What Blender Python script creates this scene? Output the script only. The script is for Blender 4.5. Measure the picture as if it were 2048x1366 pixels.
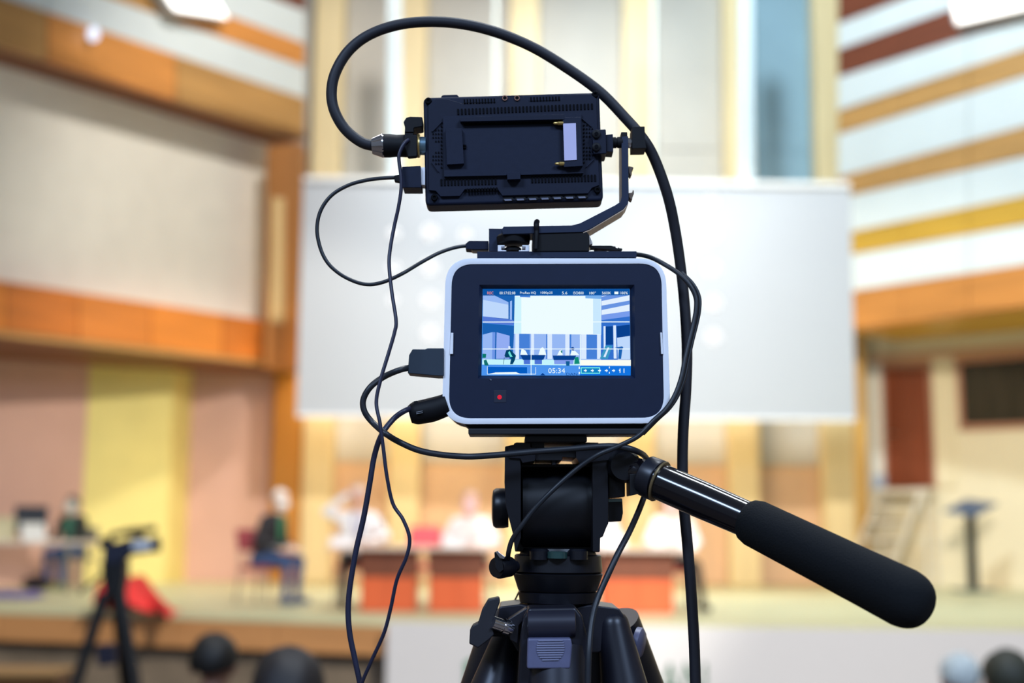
import bpy, bmesh, math, random
from mathutils import Vector, Matrix
random.seed(7)
for o in list(bpy.data.objects):
    bpy.data.objects.remove(o)
SC = bpy.context.scene
COL = SC.collection

# ------------------------------------------------------------------ camera, world, lights, exposure
FPX, CX, CY, HC = 2690.0, 1024.0, 683.0, 1.89
TH = math.atan(357 / FPX)
RO = math.radians(0.5)
R0 = Vector((1, 0, 0)); U0 = Vector((0, -math.sin(TH), math.cos(TH))); FW = Vector((0, math.cos(TH), math.sin(TH)))
RT = R0 * math.cos(RO) + U0 * math.sin(RO)
UP = U0 * math.cos(RO) - R0 * math.sin(RO)
CAM = Vector((0, 0, HC))
cd = bpy.data.cameras.new('photo_camera'); cam = bpy.data.objects.new('photo_camera', cd); COL.objects.link(cam)
m3 = Matrix((RT, UP, -FW)).transposed()
cam.matrix_world = Matrix.Translation(CAM) @ m3.to_4x4()
cd.sensor_width = 36; cd.lens = 36 * FPX / 2048; cd.clip_start = 0.02; cd.clip_end = 200
cd.dof.use_dof = True; cd.dof.focus_distance = 0.995; cd.dof.aperture_fstop = 4.0; cd.dof.aperture_blades = 0
SC.camera = cam

SC.view_settings.view_transform = 'Standard'; SC.view_settings.look = 'None'
SC.view_settings.gamma = 1; SC.view_settings.use_curve_mapping = False
SC.view_settings.exposure = 0.0

w = bpy.data.worlds.new('hall_ambient'); SC.world = w; w.use_nodes = True
w.node_tree.nodes['Background'].inputs[0].default_value = (0.72, 0.84, 1.0, 1)
w.node_tree.nodes['Background'].inputs[1].default_value = 0.17

def spot(name, loc, tgt, power, color, angle, size=0.25, blend=0.4):
    l = bpy.data.lights.new(name, 'SPOT'); l.energy = power; l.color = color
    l.spot_size = math.radians(angle); l.spot_blend = blend; l.shadow_soft_size = size
    o = bpy.data.objects.new(name, l); COL.objects.link(o); o.location = loc
    o.rotation_euler = (Vector(tgt) - Vector(loc)).to_track_quat('-Z', 'Y').to_euler()
    return o
def panel_light(name, loc, tgt, power, color, sx, sy):
    l = bpy.data.lights.new(name, 'AREA'); l.energy = power; l.color = color; l.shape = 'RECTANGLE'; l.size = sx; l.size_y = sy
    o = bpy.data.objects.new(name, l); COL.objects.link(o); o.location = loc
    o.rotation_euler = (Vector(tgt) - Vector(loc)).to_track_quat('-Z', 'Y').to_euler()
COOL = (0.52, 0.70, 1.0)
panel_light('hall_fill_light', (-3.0, -4.0, 6.4), (0, 1, 1.5), 315, COOL, 2.4, 1.0)  # unseen fill lights, added behind the camera to brighten the rig
panel_light('hall_fill_light', (3.0, -4.0, 6.4), (0, 1, 1.5), 315, COOL, 2.4, 1.0)
panel_light('hall_fill_light', (0.9, 2.6, 7.2), (0.9, 2.6, 0), 230, (0.85, 0.93, 1.0), 2.4, 0.5)  # unseen, added overhead for highlights on top of the rig
panel_light('hall_fill_light', (-2.6, 7.5, 8.0), (-2.6, 7.5, 0), 120, (1.0, 0.95, 0.9), 2.4, 0.5)
panel_light('hall_fill_light', (3.0, 7.5, 8.0), (3.0, 7.5, 0), 120, (0.95, 0.96, 1.0), 2.4, 0.5)
WARM = (1.0, 0.93, 0.79)
spot('front_of_house_spotlight', (-0.3, -3.0, 9.6), (4.9, 19, 0.9), 9800, WARM, 28, 0.25, 0.35)
spot('front_of_house_spotlight', (5.0, -3.0, 9.6), (-3.4, 18, 0.3), 10000, WARM, 25, 0.25, 0.35)
spot('stage_bar_spotlight', (-0.6, 12.0, 11.6), (-1.6, 19.5, 5.0), 2150, (1, 0.96, 0.89), 82, 0.35, 0.6)
spot('stage_bar_spotlight', (1.6, 12.0, 11.6), (4.4, 19.5, 4.6), 3050, (0.80, 0.94, 1.0), 95, 0.35, 0.6)
spot('stage_bar_spotlight', (0.0, 14.6, 10.4), (0.0, 15.6, 0.9), 750, (1, 0.95, 0.84), 95, 0.4, 0.7)
spot('back_wall_spotlight', (-2.0, 18.4, 5.0), (-2, 20.5, 1.2), 270, (1, 0.69, 0.36), 140, 0.5, 0.8)
spot('back_wall_spotlight', (2.0, 18.4, 5.0), (2, 20.5, 1.2), 270, (1, 0.69, 0.36), 140, 0.5, 0.8)

# ------------------------------------------------------------------ projection helpers (pixel of the photo -> point in the hall)
def ray(px, py):
    return FW + RT * ((px - CX) / FPX) + UP * ((CY - py) / FPX)
def W(px, py, Y):
    d = ray(px, py); return CAM + d * (Y / d.y)
def WZ(px, py, z):
    d = ray(px, py); return CAM + d * ((z - HC) / d.z)
def WP(px, py, pl):
    p0, n = pl; d = ray(px, py); return CAM + d * ((p0 - CAM).dot(n) / d.dot(n))
zA = lambda x, y: (620 + x / 2.56, 10 + y / 2.56)
zB = lambda x, y: (820 + x / 4.018, 160 + y / 4.018)
zC = lambda x, y: (860 + x / 3.105, 440 + y / 3.105)
zD = lambda x, y: (940 + x / 5.851, 560 + y / 5.851)
zE = lambda x, y: (900 + x / 2.502, 820 + y / 2.502)
zF = lambda x, y: (1200 + x / 2.844, 860 + y / 2.845)
zG = lambda x, y: (640 + x / 1.8814, 640 + y / 1.8814)
zH = lambda x, y: (930 + x / 5.689, 440 + y / 5.689)
zI = lambda x, y: (930 + x / 4.8775, 850 + y / 4.8786)
ident = lambda x, y: (x, y)
def cv(c, pts): return [c(*p) for p in pts]

# ------------------------------------------------------------------ materials
def lin(c):
    return tuple(((v / 255) / 12.92 if v / 255 <= 0.04045 else ((v / 255 + 0.055) / 1.055) ** 2.4) for v in c)
MATS = {}
def mat(name, rgb, rough=0.6, metal=0.0, var=0.08, scale=30, kind='noise', emit=0, coat=0, spec=0.5, bump=0.0):
    if name in MATS: return MATS[name]
    m = bpy.data.materials.new(name); m.use_nodes = True
    nt = m.node_tree; b = nt.nodes['Principled BSDF']
    c = lin(rgb)
    if emit:
        nt.nodes.remove(b)
        e = nt.nodes.new('ShaderNodeEmission'); e.inputs[0].default_value = (*c, 1); e.inputs[1].default_value = emit
        nt.links.new(e.outputs[0], nt.nodes['Material Output'].inputs[0])
        MATS[name] = m; return m
    tc = nt.nodes.new('ShaderNodeTexCoord'); mp = nt.nodes.new('ShaderNodeMapping'); nt.links.new(tc.outputs['Object'], mp.inputs[0])
    n = nt.nodes.new('ShaderNodeTexNoise'); n.inputs['Scale'].default_value = scale; n.inputs['Detail'].default_value = 4
    nt.links.new(mp.outputs[0], n.inputs['Vector'])
    if kind == 'wood_h': mp.inputs['Scale'].default_value = (0.25, 0.25, 2.5)
    if kind == 'wood_v': mp.inputs['Scale'].default_value = (2.5, 2.5, 0.25)
    r = nt.nodes.new('ShaderNodeValToRGB')
    r.color_ramp.elements[0].position = 0.3; r.color_ramp.elements[1].position = 0.7
    r.color_ramp.elements[0].color = (*[max(0, v * (1 - var)) for v in c], 1)
    r.color_ramp.elements[1].color = (*[min(1, v * (1 + var)) for v in c], 1)
    nt.links.new(n.outputs['Fac'], r.inputs[0]); nt.links.new(r.outputs[0], b.inputs['Base Color'])
    b.inputs['Roughness'].default_value = rough; b.inputs['Metallic'].default_value = metal
    b.inputs['Specular IOR Level'].default_value = spec
    if coat: b.inputs['Coat Weight'].default_value = coat
    if bump:
        bp = nt.nodes.new('ShaderNodeBump'); bp.inputs['Strength'].default_value = bump; bp.inputs['Distance'].default_value = 0.002
        nt.links.new(n.outputs['Fac'], bp.inputs['Height']); nt.links.new(bp.outputs[0], b.inputs['Normal'])
    MATS[name] = m; return m

# ------------------------------------------------------------------ object helpers
def tag(o, label=None, cat=None, group=None, kind=None):
    if label: o['label'] = label
    if cat: o['category'] = cat
    if group: o['group'] = group
    if kind: o['kind'] = kind
    return o
def thing(name, loc, label, cat, group=None, rz=0.0):
    o = bpy.data.objects.new(name, None); COL.objects.link(o); o.location = loc; o.rotation_euler.z = rz
    o.empty_display_size = 0.05
    return tag(o, label, cat, group)
def root_of(o):
    while o.parent: o = o.parent
    return o
def obj(name, vf, m, parent=None, smooth=None, bev=0.0, seg=2, local=False):
    """vf = (verts, faces[, material indices]) in hall coordinates (or in the coordinates of the root when local)."""
    vs, fs = vf[0], vf[1]
    off = Vector((0, 0, 0))
    if parent is not None and not local: off = root_of(parent).location.copy()
    if parent is None and not local:
        xs = [v[0] for v in vs]; ys = [v[1] for v in vs]; zs = [v[2] for v in vs]
        off = Vector(((min(xs) + max(xs)) / 2, (min(ys) + max(ys)) / 2, min(zs)))
    me = bpy.data.meshes.new(name)
    me.from_pydata([tuple(Vector(v) - off) for v in vs], [], fs)
    for mm in (m if isinstance(m, (list, tuple)) else [m]): me.materials.append(mm)
    if len(vf) > 2: me.polygons.foreach_set('material_index', vf[2])
    bm = bmesh.new(); bm.from_mesh(me)
    bmesh.ops.recalc_face_normals(bm, faces=bm.faces); bm.to_mesh(me); bm.free()
    if smooth:
        me.polygons.foreach_set('use_smooth', [True] * len(me.polygons)); me.set_sharp_from_angle(angle=math.radians(smooth))
    me.update()
    o = bpy.data.objects.new(name, me); COL.objects.link(o)
    if parent is not None: o.parent = parent
    elif not local: o.location = off
    if bev:
        me.polygons.foreach_set('use_smooth', [True] * len(me.polygons))
        b = o.modifiers.new('edge', 'BEVEL'); b.width = bev; b.segments = seg; b.limit_method = 'ANGLE'; b.angle_limit = math.radians(40); b.harden_normals = True
    return o
def join(*vfs):
    V, F = [], []
    for v, f in [x[:2] for x in vfs]:
        k = len(V); V += list(v); F += [tuple(i + k for i in q) for q in f]
    return V, F
def prism(pts, off):
    n = len(pts); pts = [Vector(p) for p in pts]; off = Vector(off)
    V = pts + [p + off for p in pts]
    F = [tuple(range(n)), tuple(range(2 * n - 1, n - 1, -1))] + [(i, (i + 1) % n, n + (i + 1) % n, n + i) for i in range(n)]
    return V, F
def roundpoly(pts, r, n=5):
    if r <= 0: return pts
    out = []; N = len(pts)
    for i in range(N):
        p = Vector(pts[i]).to_2d() if len(pts[i]) > 2 else Vector(pts[i])
        a = Vector(pts[i - 1]); b = Vector(pts[(i + 1) % N])
        da = a - p; db = b - p; la, lb = da.length, db.length
        da.normalize(); db.normalize()
        ang = da.angle(db); t = min(r / max(math.tan(ang / 2), 1e-3), la * 0.48, lb * 0.48)
        p0 = p + da * t; p1 = p + db * t
        for k in range(n + 1):
            s = k / n; q = (1 - s) ** 2 * p0 + 2 * s * (1 - s) * p + s * s * p1
            out.append((q.x, q.y))
    return out
def pxprism(pts, Ya, Yb, conv=ident, r=0):
    q = roundpoly(cv(conv, pts), r)
    return prism([W(x, y, Ya) for x, y in q], (0, Yb - Ya, 0))
def PX(name, pts, Ya, Yb, m, parent=None, conv=ident, r=0, bev=0.0):
    return obj(name, pxprism(pts, Ya, Yb, conv, r), m, parent, bev=bev)
def rect(x0, y0, x1, y1): return [(x0, y0), (x1, y0), (x1, y1), (x0, y1)]
def box(c, s, rz=0.0):
    c = Vector(c); h = Vector(s) / 2; R = Matrix.Rotation(rz, 3, 'Z')
    V = [c + R @ Vector((sx * h.x, sy * h.y, sz * h.z)) for sx, sy, sz in
         ((-1, -1, -1), (1, -1, -1), (1, 1, -1), (-1, 1, -1), (-1, -1, 1), (1, -1, 1), (1, 1, 1), (-1, 1, 1))]
    return V, [(0, 3, 2, 1), (4, 5, 6, 7), (0, 1, 5, 4), (1, 2, 6, 5), (2, 3, 7, 6), (3, 0, 4, 7)]
def catmull(P, sub=8):
    P = [Vector(p) for p in P]
    if len(P) < 3: return P
    Q = [2 * P[0] - P[1]] + P + [2 * P[-1] - P[-2]]; out = []
    for i in range(1, len(Q) - 2):
        a, b, c, d = Q[i - 1:i + 3]
        for k in range(sub):
            t = k / sub
            out.append(0.5 * (2 * b + (c - a) * t + (2 * a - 5 * b + 4 * c - d) * t * t + (3 * b - a - 3 * c + d) * t ** 3))
    out.append(P[-1]); return out
def tube(path, rad, n=12, sub=8, flat=1.0):
    P = catmull(path, sub); N = len(P)
    rr = [rad] * N if isinstance(rad, (int, float)) else [rad[min(len(rad) - 1, int(i * (len(rad) - 1) / (N - 1)))] * (1 - (i * (len(rad) - 1) / (N - 1)) % 1) + rad[min(len(rad) - 1, int(i * (len(rad) - 1) / (N - 1)) + 1)] * ((i * (len(rad) - 1) / (N - 1)) % 1) for i in range(N)]
    T = [(P[min(i + 1, N - 1)] - P[max(i - 1, 0)]).normalized() for i in range(N)]
    u = T[0].orthogonal().normalized(); V, F = [], []
    for i in range(N):
        u = (u - T[i] * u.dot(T[i])).normalized(); v = T[i].cross(u)
        for k in range(n):
            a = 2 * math.pi * k / n
            V.append(P[i] + (u * math.cos(a) + v * math.sin(a) * flat) * rr[i])
    for i in range(N - 1):
        for k in range(n):
            F.append((i * n + k, i * n + (k + 1) % n, (i + 1) * n + (k + 1) % n, (i + 1) * n + k))
    F.append(tuple(range(n - 1, -1, -1))); F.append(tuple((N - 1) * n + k for k in range(n)))
    return V, F
def lathe(p0, p1, prof, n=32):
    """prof = [(t, r)], t along p0->p1 as a fraction, r in metres."""
    p0, p1 = Vector(p0), Vector(p1); ax = p1 - p0; d = ax.normalized(); u = d.orthogonal().normalized(); v = d.cross(u)
    V, F = [], []
    for t, r in prof:
        for k in range(n):
            a = 2 * math.pi * k / n
            V.append(p0 + ax * t + (u * math.cos(a) + v * math.sin(a)) * max(r, 1e-5))
    for i in range(len(prof) - 1):
        for k in range(n):
            F.append((i * n + k, i * n + (k + 1) % n, (i + 1) * n + (k + 1) % n, (i + 1) * n + k))
    F.append(tuple(range(n - 1, -1, -1))); F.append(tuple((len(prof) - 1) * n + k for k in range(n)))
    return V, F
def ellip(c, r, n=20, m=12):
    V, F = [], []
    for j in range(m + 1):
        a = math.pi * j / m
        for k in range(n):
            b = 2 * math.pi * k / n
            V.append(Vector(c) + Vector((r[0] * math.sin(a) * math.cos(b), r[1] * math.sin(a) * math.sin(b), r[2] * math.cos(a))))
    for j in range(m):
        for k in range(n):
            F.append((j * n + k, j * n + (k + 1) % n, (j + 1) * n + (k + 1) % n, (j + 1) * n + k))
    return V, F
S1 = 1.0 / FPX      # metres per pixel at one metre
def path(conv, pts, Y):
    out = []
    for p in pts:
        if isinstance(p, Vector): out.append(p)
        else:
            x, y = conv(p[0], p[1]); out.append(W(x, y, p[2] if len(p) > 2 else Y))
    return out
def text_vf(s, size):
    c = bpy.data.curves.new('t', 'FONT'); c.body = s; c.size = size; c.resolution_u = 3
    o = bpy.data.objects.new('t', c); COL.objects.link(o)
    dg = bpy.context.evaluated_depsgraph_get(); me = bpy.data.meshes.new_from_object(o.evaluated_get(dg))
    V = [v.co.copy() for v in me.vertices]; F = [tuple(p.vertices) for p in me.polygons]
    bpy.data.objects.remove(o); bpy.data.curves.remove(c); bpy.data.meshes.remove(me)
    return V, F

# ================================================================== THE HALL
ST = 0.95     # stage deck height
CREAM = mat('cream_plaster', (238, 233, 221), 0.7, var=0.03, scale=3)
WHITEB = mat('white_board', (228, 236, 238), 0.35, var=0.02, scale=2)
ORANGE = mat('orange_wood', (206, 118, 48), 0.4, var=0.18, scale=3, kind='wood_h')
TAN = mat('tan_wood', (196, 148, 88), 0.4, var=0.15, scale=3, kind='wood_h')
GOLD = mat('golden_wood', (206, 162, 62), 0.4, var=0.12, scale=3, kind='wood_h')
REDW = mat('red_brown_wood', (122, 66, 46), 0.4, var=0.15, scale=3, kind='wood_h')
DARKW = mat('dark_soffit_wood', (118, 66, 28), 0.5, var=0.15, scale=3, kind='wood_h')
PILAS = mat('pilaster_wood', (244, 222, 172), 0.5, var=0.06, scale=3, kind='wood_v')
PILOR = mat('orange_pillar_wood', (205, 140, 56), 0.5, var=0.1, scale=3, kind='wood_v')
BACKP = mat('beige_grey_panel', (200, 196, 188), 0.6, var=0.05, scale=1.2)
BLUEP = mat('blue_grey_panel', (146, 180, 198), 0.6, var=0.08, scale=1.2)
SALMON = mat('salmon_panel', (216, 174, 160), 0.7, var=0.04, scale=2)
YELLOW = mat('yellow_panel', (240, 226, 146), 0.7, var=0.04, scale=2)
DECK = mat('pale_stage_deck', (208, 209, 172), 0.45, var=0.05, scale=2)
FASCIA = mat('fascia_wood', (196, 142, 92), 0.5, var=0.1, scale=3, kind='wood_h')
GREYD = mat('dark_grey_plinth', (128, 114, 98), 0.7, var=0.15, scale=4)
FLOORM = mat('dark_hall_floor', (84, 72, 62), 0.6, var=0.15, scale=5)

# raked floor of the hall (steps rise towards the photographer)
fl = join(box((0, 10.75, -0.1), (24, 8.5, 0.2)), box((0, 5.55, -0.035), (24, 1.9, 0.33)), box((0, 3.6, 0.035), (24, 2.0, 0.47)), box((0, -1.2, 0.10), (24, 7.6, 0.6)))
tag(obj('floor', fl, FLOORM), kind='structure')

HALLW = mat('hall_plaster', (206, 192, 168), 0.7, var=0.04, scale=2)
tag(obj('wall_hall_left', box((-9.3, 6.1, 5.5), (0.2, 22.2, 11.6)), HALLW), kind='structure')
tag(obj('wall_hall_right', box((9.7, 6.6, 5.5), (0.2, 23.2, 11.6)), HALLW), kind='structure')

# stage
edge = [WZ(x, y, ST) for x, y in ((-420, 1209), (0, 1216), (350, 1226), (770, 1240), (1400, 1252), (2048, 1258), (2500, 1264))]
deck = [(p.x, p.y, ST) for p in edge] + [(9.55, edge[-1].y, ST), (9.55, 21.6, ST), (-9.15, 21.6, ST), (-9.15, edge[0].y, ST)]
stg = thing('stage', (0, 16, 0), 'wide stage with a pale deck, tan fascia boards and dark plinth', 'stage')
obj('deck', prism(deck, (0, 0, -0.06)), DECK, stg, bev=0.006)
for i in range(len(edge) - 1):
    a, b = edge[i], edge[i + 1]; nseg = max(1, round((b - a).length / 1.1))
    nrm = Vector((b.y - a.y, -(b.x - a.x), 0)).normalized()
    for k in range(nseg):
        p = a.lerp(b, k / nseg + 0.002); q = a.lerp(b, (k + 1) / nseg - 0.002)
        pts = [(p.x, p.y, ST - 0.065), (q.x, q.y, ST - 0.065), (q.x, q.y, ST - 0.33), (p.x, p.y, ST - 0.33)]
        obj('fascia_board', prism(pts, -nrm * 0.05), FASCIA, stg, bev=0.004)
pl = [p - Vector((0, -0.22, 0)) for p in edge]
V = []
for i in range(len(pl) - 1):
    a, b = pl[i], pl[i + 1]
    V.append(prism([(a.x, a.y, 0), (b.x, b.y, 0), (b.x, b.y, ST - 0.07), (a.x, a.y, ST - 0.07)], (0, 0.1, 0)))
obj('plinth', join(*V), GREYD, stg)

# white banner hanging over the stage front with dark green lettering
bn = thing('stage_banner', (edge[4].x, edge[4].y - 0.05, 0.02), 'white banner hung over the stage front with dark green letters', 'banner')
bt = [WZ(x, y, ST + 0.004) - Vector((0, 0.03, 0)) for x, y in ((775, 1243), (1400, 1254), (2048, 1261), (2300, 1265))]
top = bt; botm = [Vector((p.x, p.y - 0.01, 0.05)) for p in bt]
V = []
for i in range(3):
    V.append(prism([top[i], top[i + 1], botm[i + 1], botm[i]], (0, 0.012, 0)))
obj('cloth', join(*V), mat('banner_cloth', (208, 207, 211), 0.8, var=0.02), bn)
GREEN = mat('banner_green', (20, 92, 62), 0.8)
def on_banner(px, py, dy=-0.006):
    a, b = (bt[0], bt[1]) if px < 1400 else (bt[1], bt[2])
    n = Vector((b.y - a.y, -(b.x - a.x), 0)).normalized()
    return WP(px, py, (a - Vector((0, 0.012, 0)), n)) + Vector((0, dy, 0))
for ch, x0, x1 in (('D', 1272, 1314), ('A', 1318, 1362), ('N', 1368, 1412)):
    tv, tf = text_vf(ch, 1.0)
    mx = max(v.x for v in tv); mn = min(v.x for v in tv); my = max(v.y for v in tv)
    a = on_banner(x0, 1326); b = on_banner(x1, 1326)
    V = [a.lerp(b, (v.x - mn) / (mx - mn)) + Vector((0, 0, -0.34 * (1 - v.y / my))) for v in tv]
    k = len(V); F = [tuple(f) for f in tf]
    obj('letter', (V, F), GREEN, bn)
e0 = on_banner(948, 1345)
em = [(0.10 * math.cos(t) * (1 + 0.25 * math.cos(3 * t)), 0.12 * math.sin(t)) for t in [2 * math.pi * i / 20 for i in range(20)]]
obj('leaf_emblem', prism([e0 + Vector((a, 0, b)) for a, b in em], (0, -0.003, 0)), mat('emblem_green', (30, 130, 90), 0.8), bn)

# ---- left wall
def plane(pxa, Ya, pxb, Yb):
    a = W(pxa, 1040, Ya); b = W(pxb, 1040, Yb); d = (b - a); d.z = 0; d.normalize()
    n = Vector((d.y, -d.x, 0));
    if n.dot(CAM - a) < 0: n = -n
    return (a, n)
def shift(pl, k): return (pl[0] - pl[1] * k, pl[1])      # k metres away from the viewer's side
L1 = plane(600, 19.5, 0, 15.5)
L2 = shift(L1, 0.65); L3 = shift(L1, 0.28)
def band(pl, q, th):
    """q = four pixels (tl, tr, br, bl) on plane pl, th = thickness behind the plane."""
    return prism([WP(x, y, pl) for x, y in q], -pl[1] * th)
def lerp_line(p, q, x): return p[1] + (q[1] - p[1]) * (x - p[0]) / (q[0] - p[0])
def wallband(name, pl, xl, xr, lt, lb, th, m, parent, n=1, gap=0.0025, bev=0.004):
    """horizontal board between the pixel lines lt and lb (each two pixels), cut into n planks"""
    for k in range(n):
        s = [xl + (xr - xl) * (i / n) for i in (k, k + 1)]
        a, b = s[0], s[1] - (xr - xl) * gap
        q = [(a, lerp_line(*lt, a)), (b, lerp_line(*lt, b)), (b, lerp_line(*lb, b)), (a, lerp_line(*lb, a))]
        obj(name, band(pl, q, th), m[k % len(m)] if isinstance(m, list) else m, parent, bev=bev)
wl = tag(obj('wall_left', band(L2, [(-700, -600), (560, -80), (560, 690), (-700, 500)], 0.15), CREAM), kind='structure')
# upper striped front over the soffit: boards from the soffit edge upwards
ORANGE2 = mat('orange_wood_light', (224, 150, 78), 0.35, var=0.15, scale=3, kind='wood_h')
ys = [(279, 90), (197, -8), (133, -84), (87, -138), (20, -218), (-35, -290)]      # (y at x=610, y at x=0)
ms = [[ORANGE2, TAN], WHITEB, [TAN, ORANGE2], WHITEB, REDW]
for i in range(5):
    lt = ((0, ys[i + 1][1]), (610, ys[i + 1][0])); lb = ((0, ys[i][1]), (610, ys[i][0]))
    wallband('stripe_board', shift(L1, 0.02 * (i % 2)), -420, 612, lt, lb, 0.12, ms[i], wl, n=4 if i % 2 == 0 else 2)
# soffit (underside of the striped front)
q = [(-420, lerp_line((0, 90), (610, 279), -420)), (612, 279.6)]
a, b = [WP(x, y, L1) for x, y in q]
nl = -L1[1]
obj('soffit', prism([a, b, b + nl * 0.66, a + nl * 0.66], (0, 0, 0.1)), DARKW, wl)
# orange parapet band with a thin pale lip
wallband('parapet_board', L3, -420, 592, ((0, 561), (590, 650)), ((0, 662), (590, 728)), 0.40, [ORANGE, mat('orange_wood_b', (214, 128, 56), 0.4, var=0.15, scale=3, kind='wood_h'), mat('orange_wood_c', (226, 136, 56), 0.4, var=0.12, scale=3, kind='wood_h')], wl, n=7)
wallband('parapet_lip', shift(L3, -0.02), -420, 592, ((0, 662), (590, 728)), ((0, 672), (590, 736)), 0.45, TAN, wl)
a = WP(-420, lerp_line((0, 672), (590, 736), -420), L3); b = WP(592, 736.5, L3)
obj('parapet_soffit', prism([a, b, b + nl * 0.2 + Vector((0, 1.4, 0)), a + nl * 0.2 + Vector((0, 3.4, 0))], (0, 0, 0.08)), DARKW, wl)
# corner post between the soffit and the parapet
PB = mat('corner_post_wood', (168, 108, 44), 0.5, var=0.12, scale=3, kind='wood_v')
obj('corner_post', pxprism([(533, 292), (604, 284), (600, 740), (528, 735)], 18.9, 19.4), PB, wl, bev=0.01)
obj('post_board', pxprism([(545, 395), (568, 396), (566, 646), (541, 642)], 18.86, 18.9), mat('post_cream', (222, 188, 130), 0.5, kind='wood_v'), wl)
# folded panels below
zig = [(-420, 16.9), (165, 18.6), (376, 20.3), (470, 19.9), (560, 20.4)]
fold = [(-420, 16.6, SALMON), (163, 18.9, YELLOW), (335, 19.55, YELLOW), (374, 20.25, SALMON), (556, 20.35, None)]
for i in range(len(fold) - 1):
    x0, Y0, m = fold[i]; x1, Y1, _ = fold[i + 1]
    a = W(x0, 1040, Y0); b = W(x1, 1040, Y1)
    pts = [(a.x, a.y, ST + 0.002), (b.x, b.y, ST + 0.002), (b.x, b.y, 4.75), (a.x, a.y, 4.75)]
    obj('folding_panel', prism(pts, (-0.02, 0.08, 0)), m, wl, bev=0.004)

# ---- back wall
YB = 20.6
a = W(520, 1040, YB); b = W(1724, 1040, YB)
wb = tag(obj('wall_back', box(((a.x + b.x) / 2, YB + 0.15, 6.28), (b.x - a.x, 0.2, 10.64)), BACKP), kind='structure')
cent = [645, 815, 1045, 1277, 1483, 1668]
xs = [W(c, 600, YB - 0.3).x for c in cent]
for x in xs:
    obj('pilaster', box((x, YB - 0.18, (ST + 11.4) / 2 + 0.001), (0.46, 0.36, 11.4 - ST)), PILAS, wb, bev=0.02)
obj('orange_pillar', box((W(572, 900, 20.2).x, 20.35, 3.2), (0.44, 0.3, 4.49)), PILOR, wb, bev=0.02)
PEACH = mat('peach_lit_panel', (226, 190, 156), 0.6, var=0.05, scale=1.2)  # lowest panels tinted peach for the warm light near the deck
lv = [ST + 0.002, 2.75, 5.2, 7.7, 11.3]
for i in range(5):
    x0, x1 = xs[i] + 0.235, xs[i + 1] - 0.235
    for j in range(4):
        m = PEACH if j == 0 else (BLUEP if (i == 4 and j >= 2) else BACKP)
        obj('wall_panel', box(((x0 + x1) / 2, YB + 0.02 + 0.012 * ((i + j) % 2), (lv[j] + lv[j + 1]) / 2), (x1 - x0 - 0.01, 0.06, lv[j + 1] - lv[j] - 0.012)), m, wb, bev=0.004)

# ---- right wall
RW = (W(1682, 1040, 19.5), None)
d = Vector((0.653, -0.757, 0)); n = Vector((-0.757, -0.653, 0)); RW = (RW[0], n)
nR = Vector((-0.605, -0.797, 0)); RL = (W(1722, 1040, 21.3), nR)
_a = W(1722, 1040, 21.3); _b = _a + Vector((0.797, -0.605, 0)) * 7.5
wr = tag(obj('wall_right', prism([(_a.x, _a.y, ST + 0.002), (_b.x, _b.y, ST + 0.002), (_b.x, _b.y, 8.5), (_a.x, _a.y, 8.5)], -nR * 0.15), mat('cream_wall_right', (240, 227, 196), 0.7, var=0.03, scale=2)), kind='structure')
rb = [  # y at x=1682, y at x=2048 (top), bottom likewise
    (-20, 43, -160, -95, REDW), (43, 97, -95, -36, WHITEB), (97, 150, -36, 34, REDW), (152, 218, 36, 97, WHITEB), (221, 265, 97, 150, TAN),
    (266, 352, 151, 252, WHITEB), (353, 393, 253, 311, TAN), (394, 467, 312, 391, WHITEB), (468, 511, 392, 447, GOLD), (512, 585, 449, 529, WHITEB), (586, 661, 530, 611, mat('orange_wood_right', (204, 136, 70), 0.4, var=0.15, scale=3, kind='wood_h'))]
for i, (tl, bl, tr, br, m) in enumerate(rb):
    wood = m is not WHITEB
    wallband('stripe_board', shift(RW, -0.03 if wood else 0.0), 1676, 2460, ((1682, tl), (2048, tr)), ((1682, bl), (2048, br)), 0.30 if wood else 0.2, m, wr, n=6 if wood else 3, gap=0.002)
a = WP(1676, 662, RW); b = WP(2460, lerp_line((1682, 661), (2048, 611), 2460), RW)
obj('soffit', prism([a, b, b - n * 3.0, a - n * 1.6], (0, 0, 0.06)), GOLD, wr)
_c = W(1724, 1040, 20.5).x
obj('corner_board', box((_c, 20.75, (ST + 5.6) / 2 + 0.001), (0.26, 0.3, 5.6 - ST)), mat('corner_gold', (222, 176, 96), 0.5, kind='wood_v'), wr, bev=0.01)
def rpart(name, q, m, th, out=0.0, par=None, bev=0.005): return obj(name, band(shift(RL, -out), q, th), m, par, bev=bev)
TRIM = mat('rose_wood_trim', (186, 130, 104), 0.5, kind='wood_v')
rpart('header_board', [(1735, 712), (2300, 668), (2300, 704), (1735, 730)], mat('header_wood', (214, 170, 130), 0.5), 0.03, 0.03, wr)
rpart('door_post', [(1733, 727), (1764, 725), (1769, 982), (1738, 982)], mat('white_post', (240, 234, 220), 0.5), 0.05, 0.05, wr)
rpart('door_post', [(1862, 716), (1905, 713), (1912, 972), (1873, 974)], mat('cream_post', (238, 224, 190), 0.5), 0.05, 0.05, wr)
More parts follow.
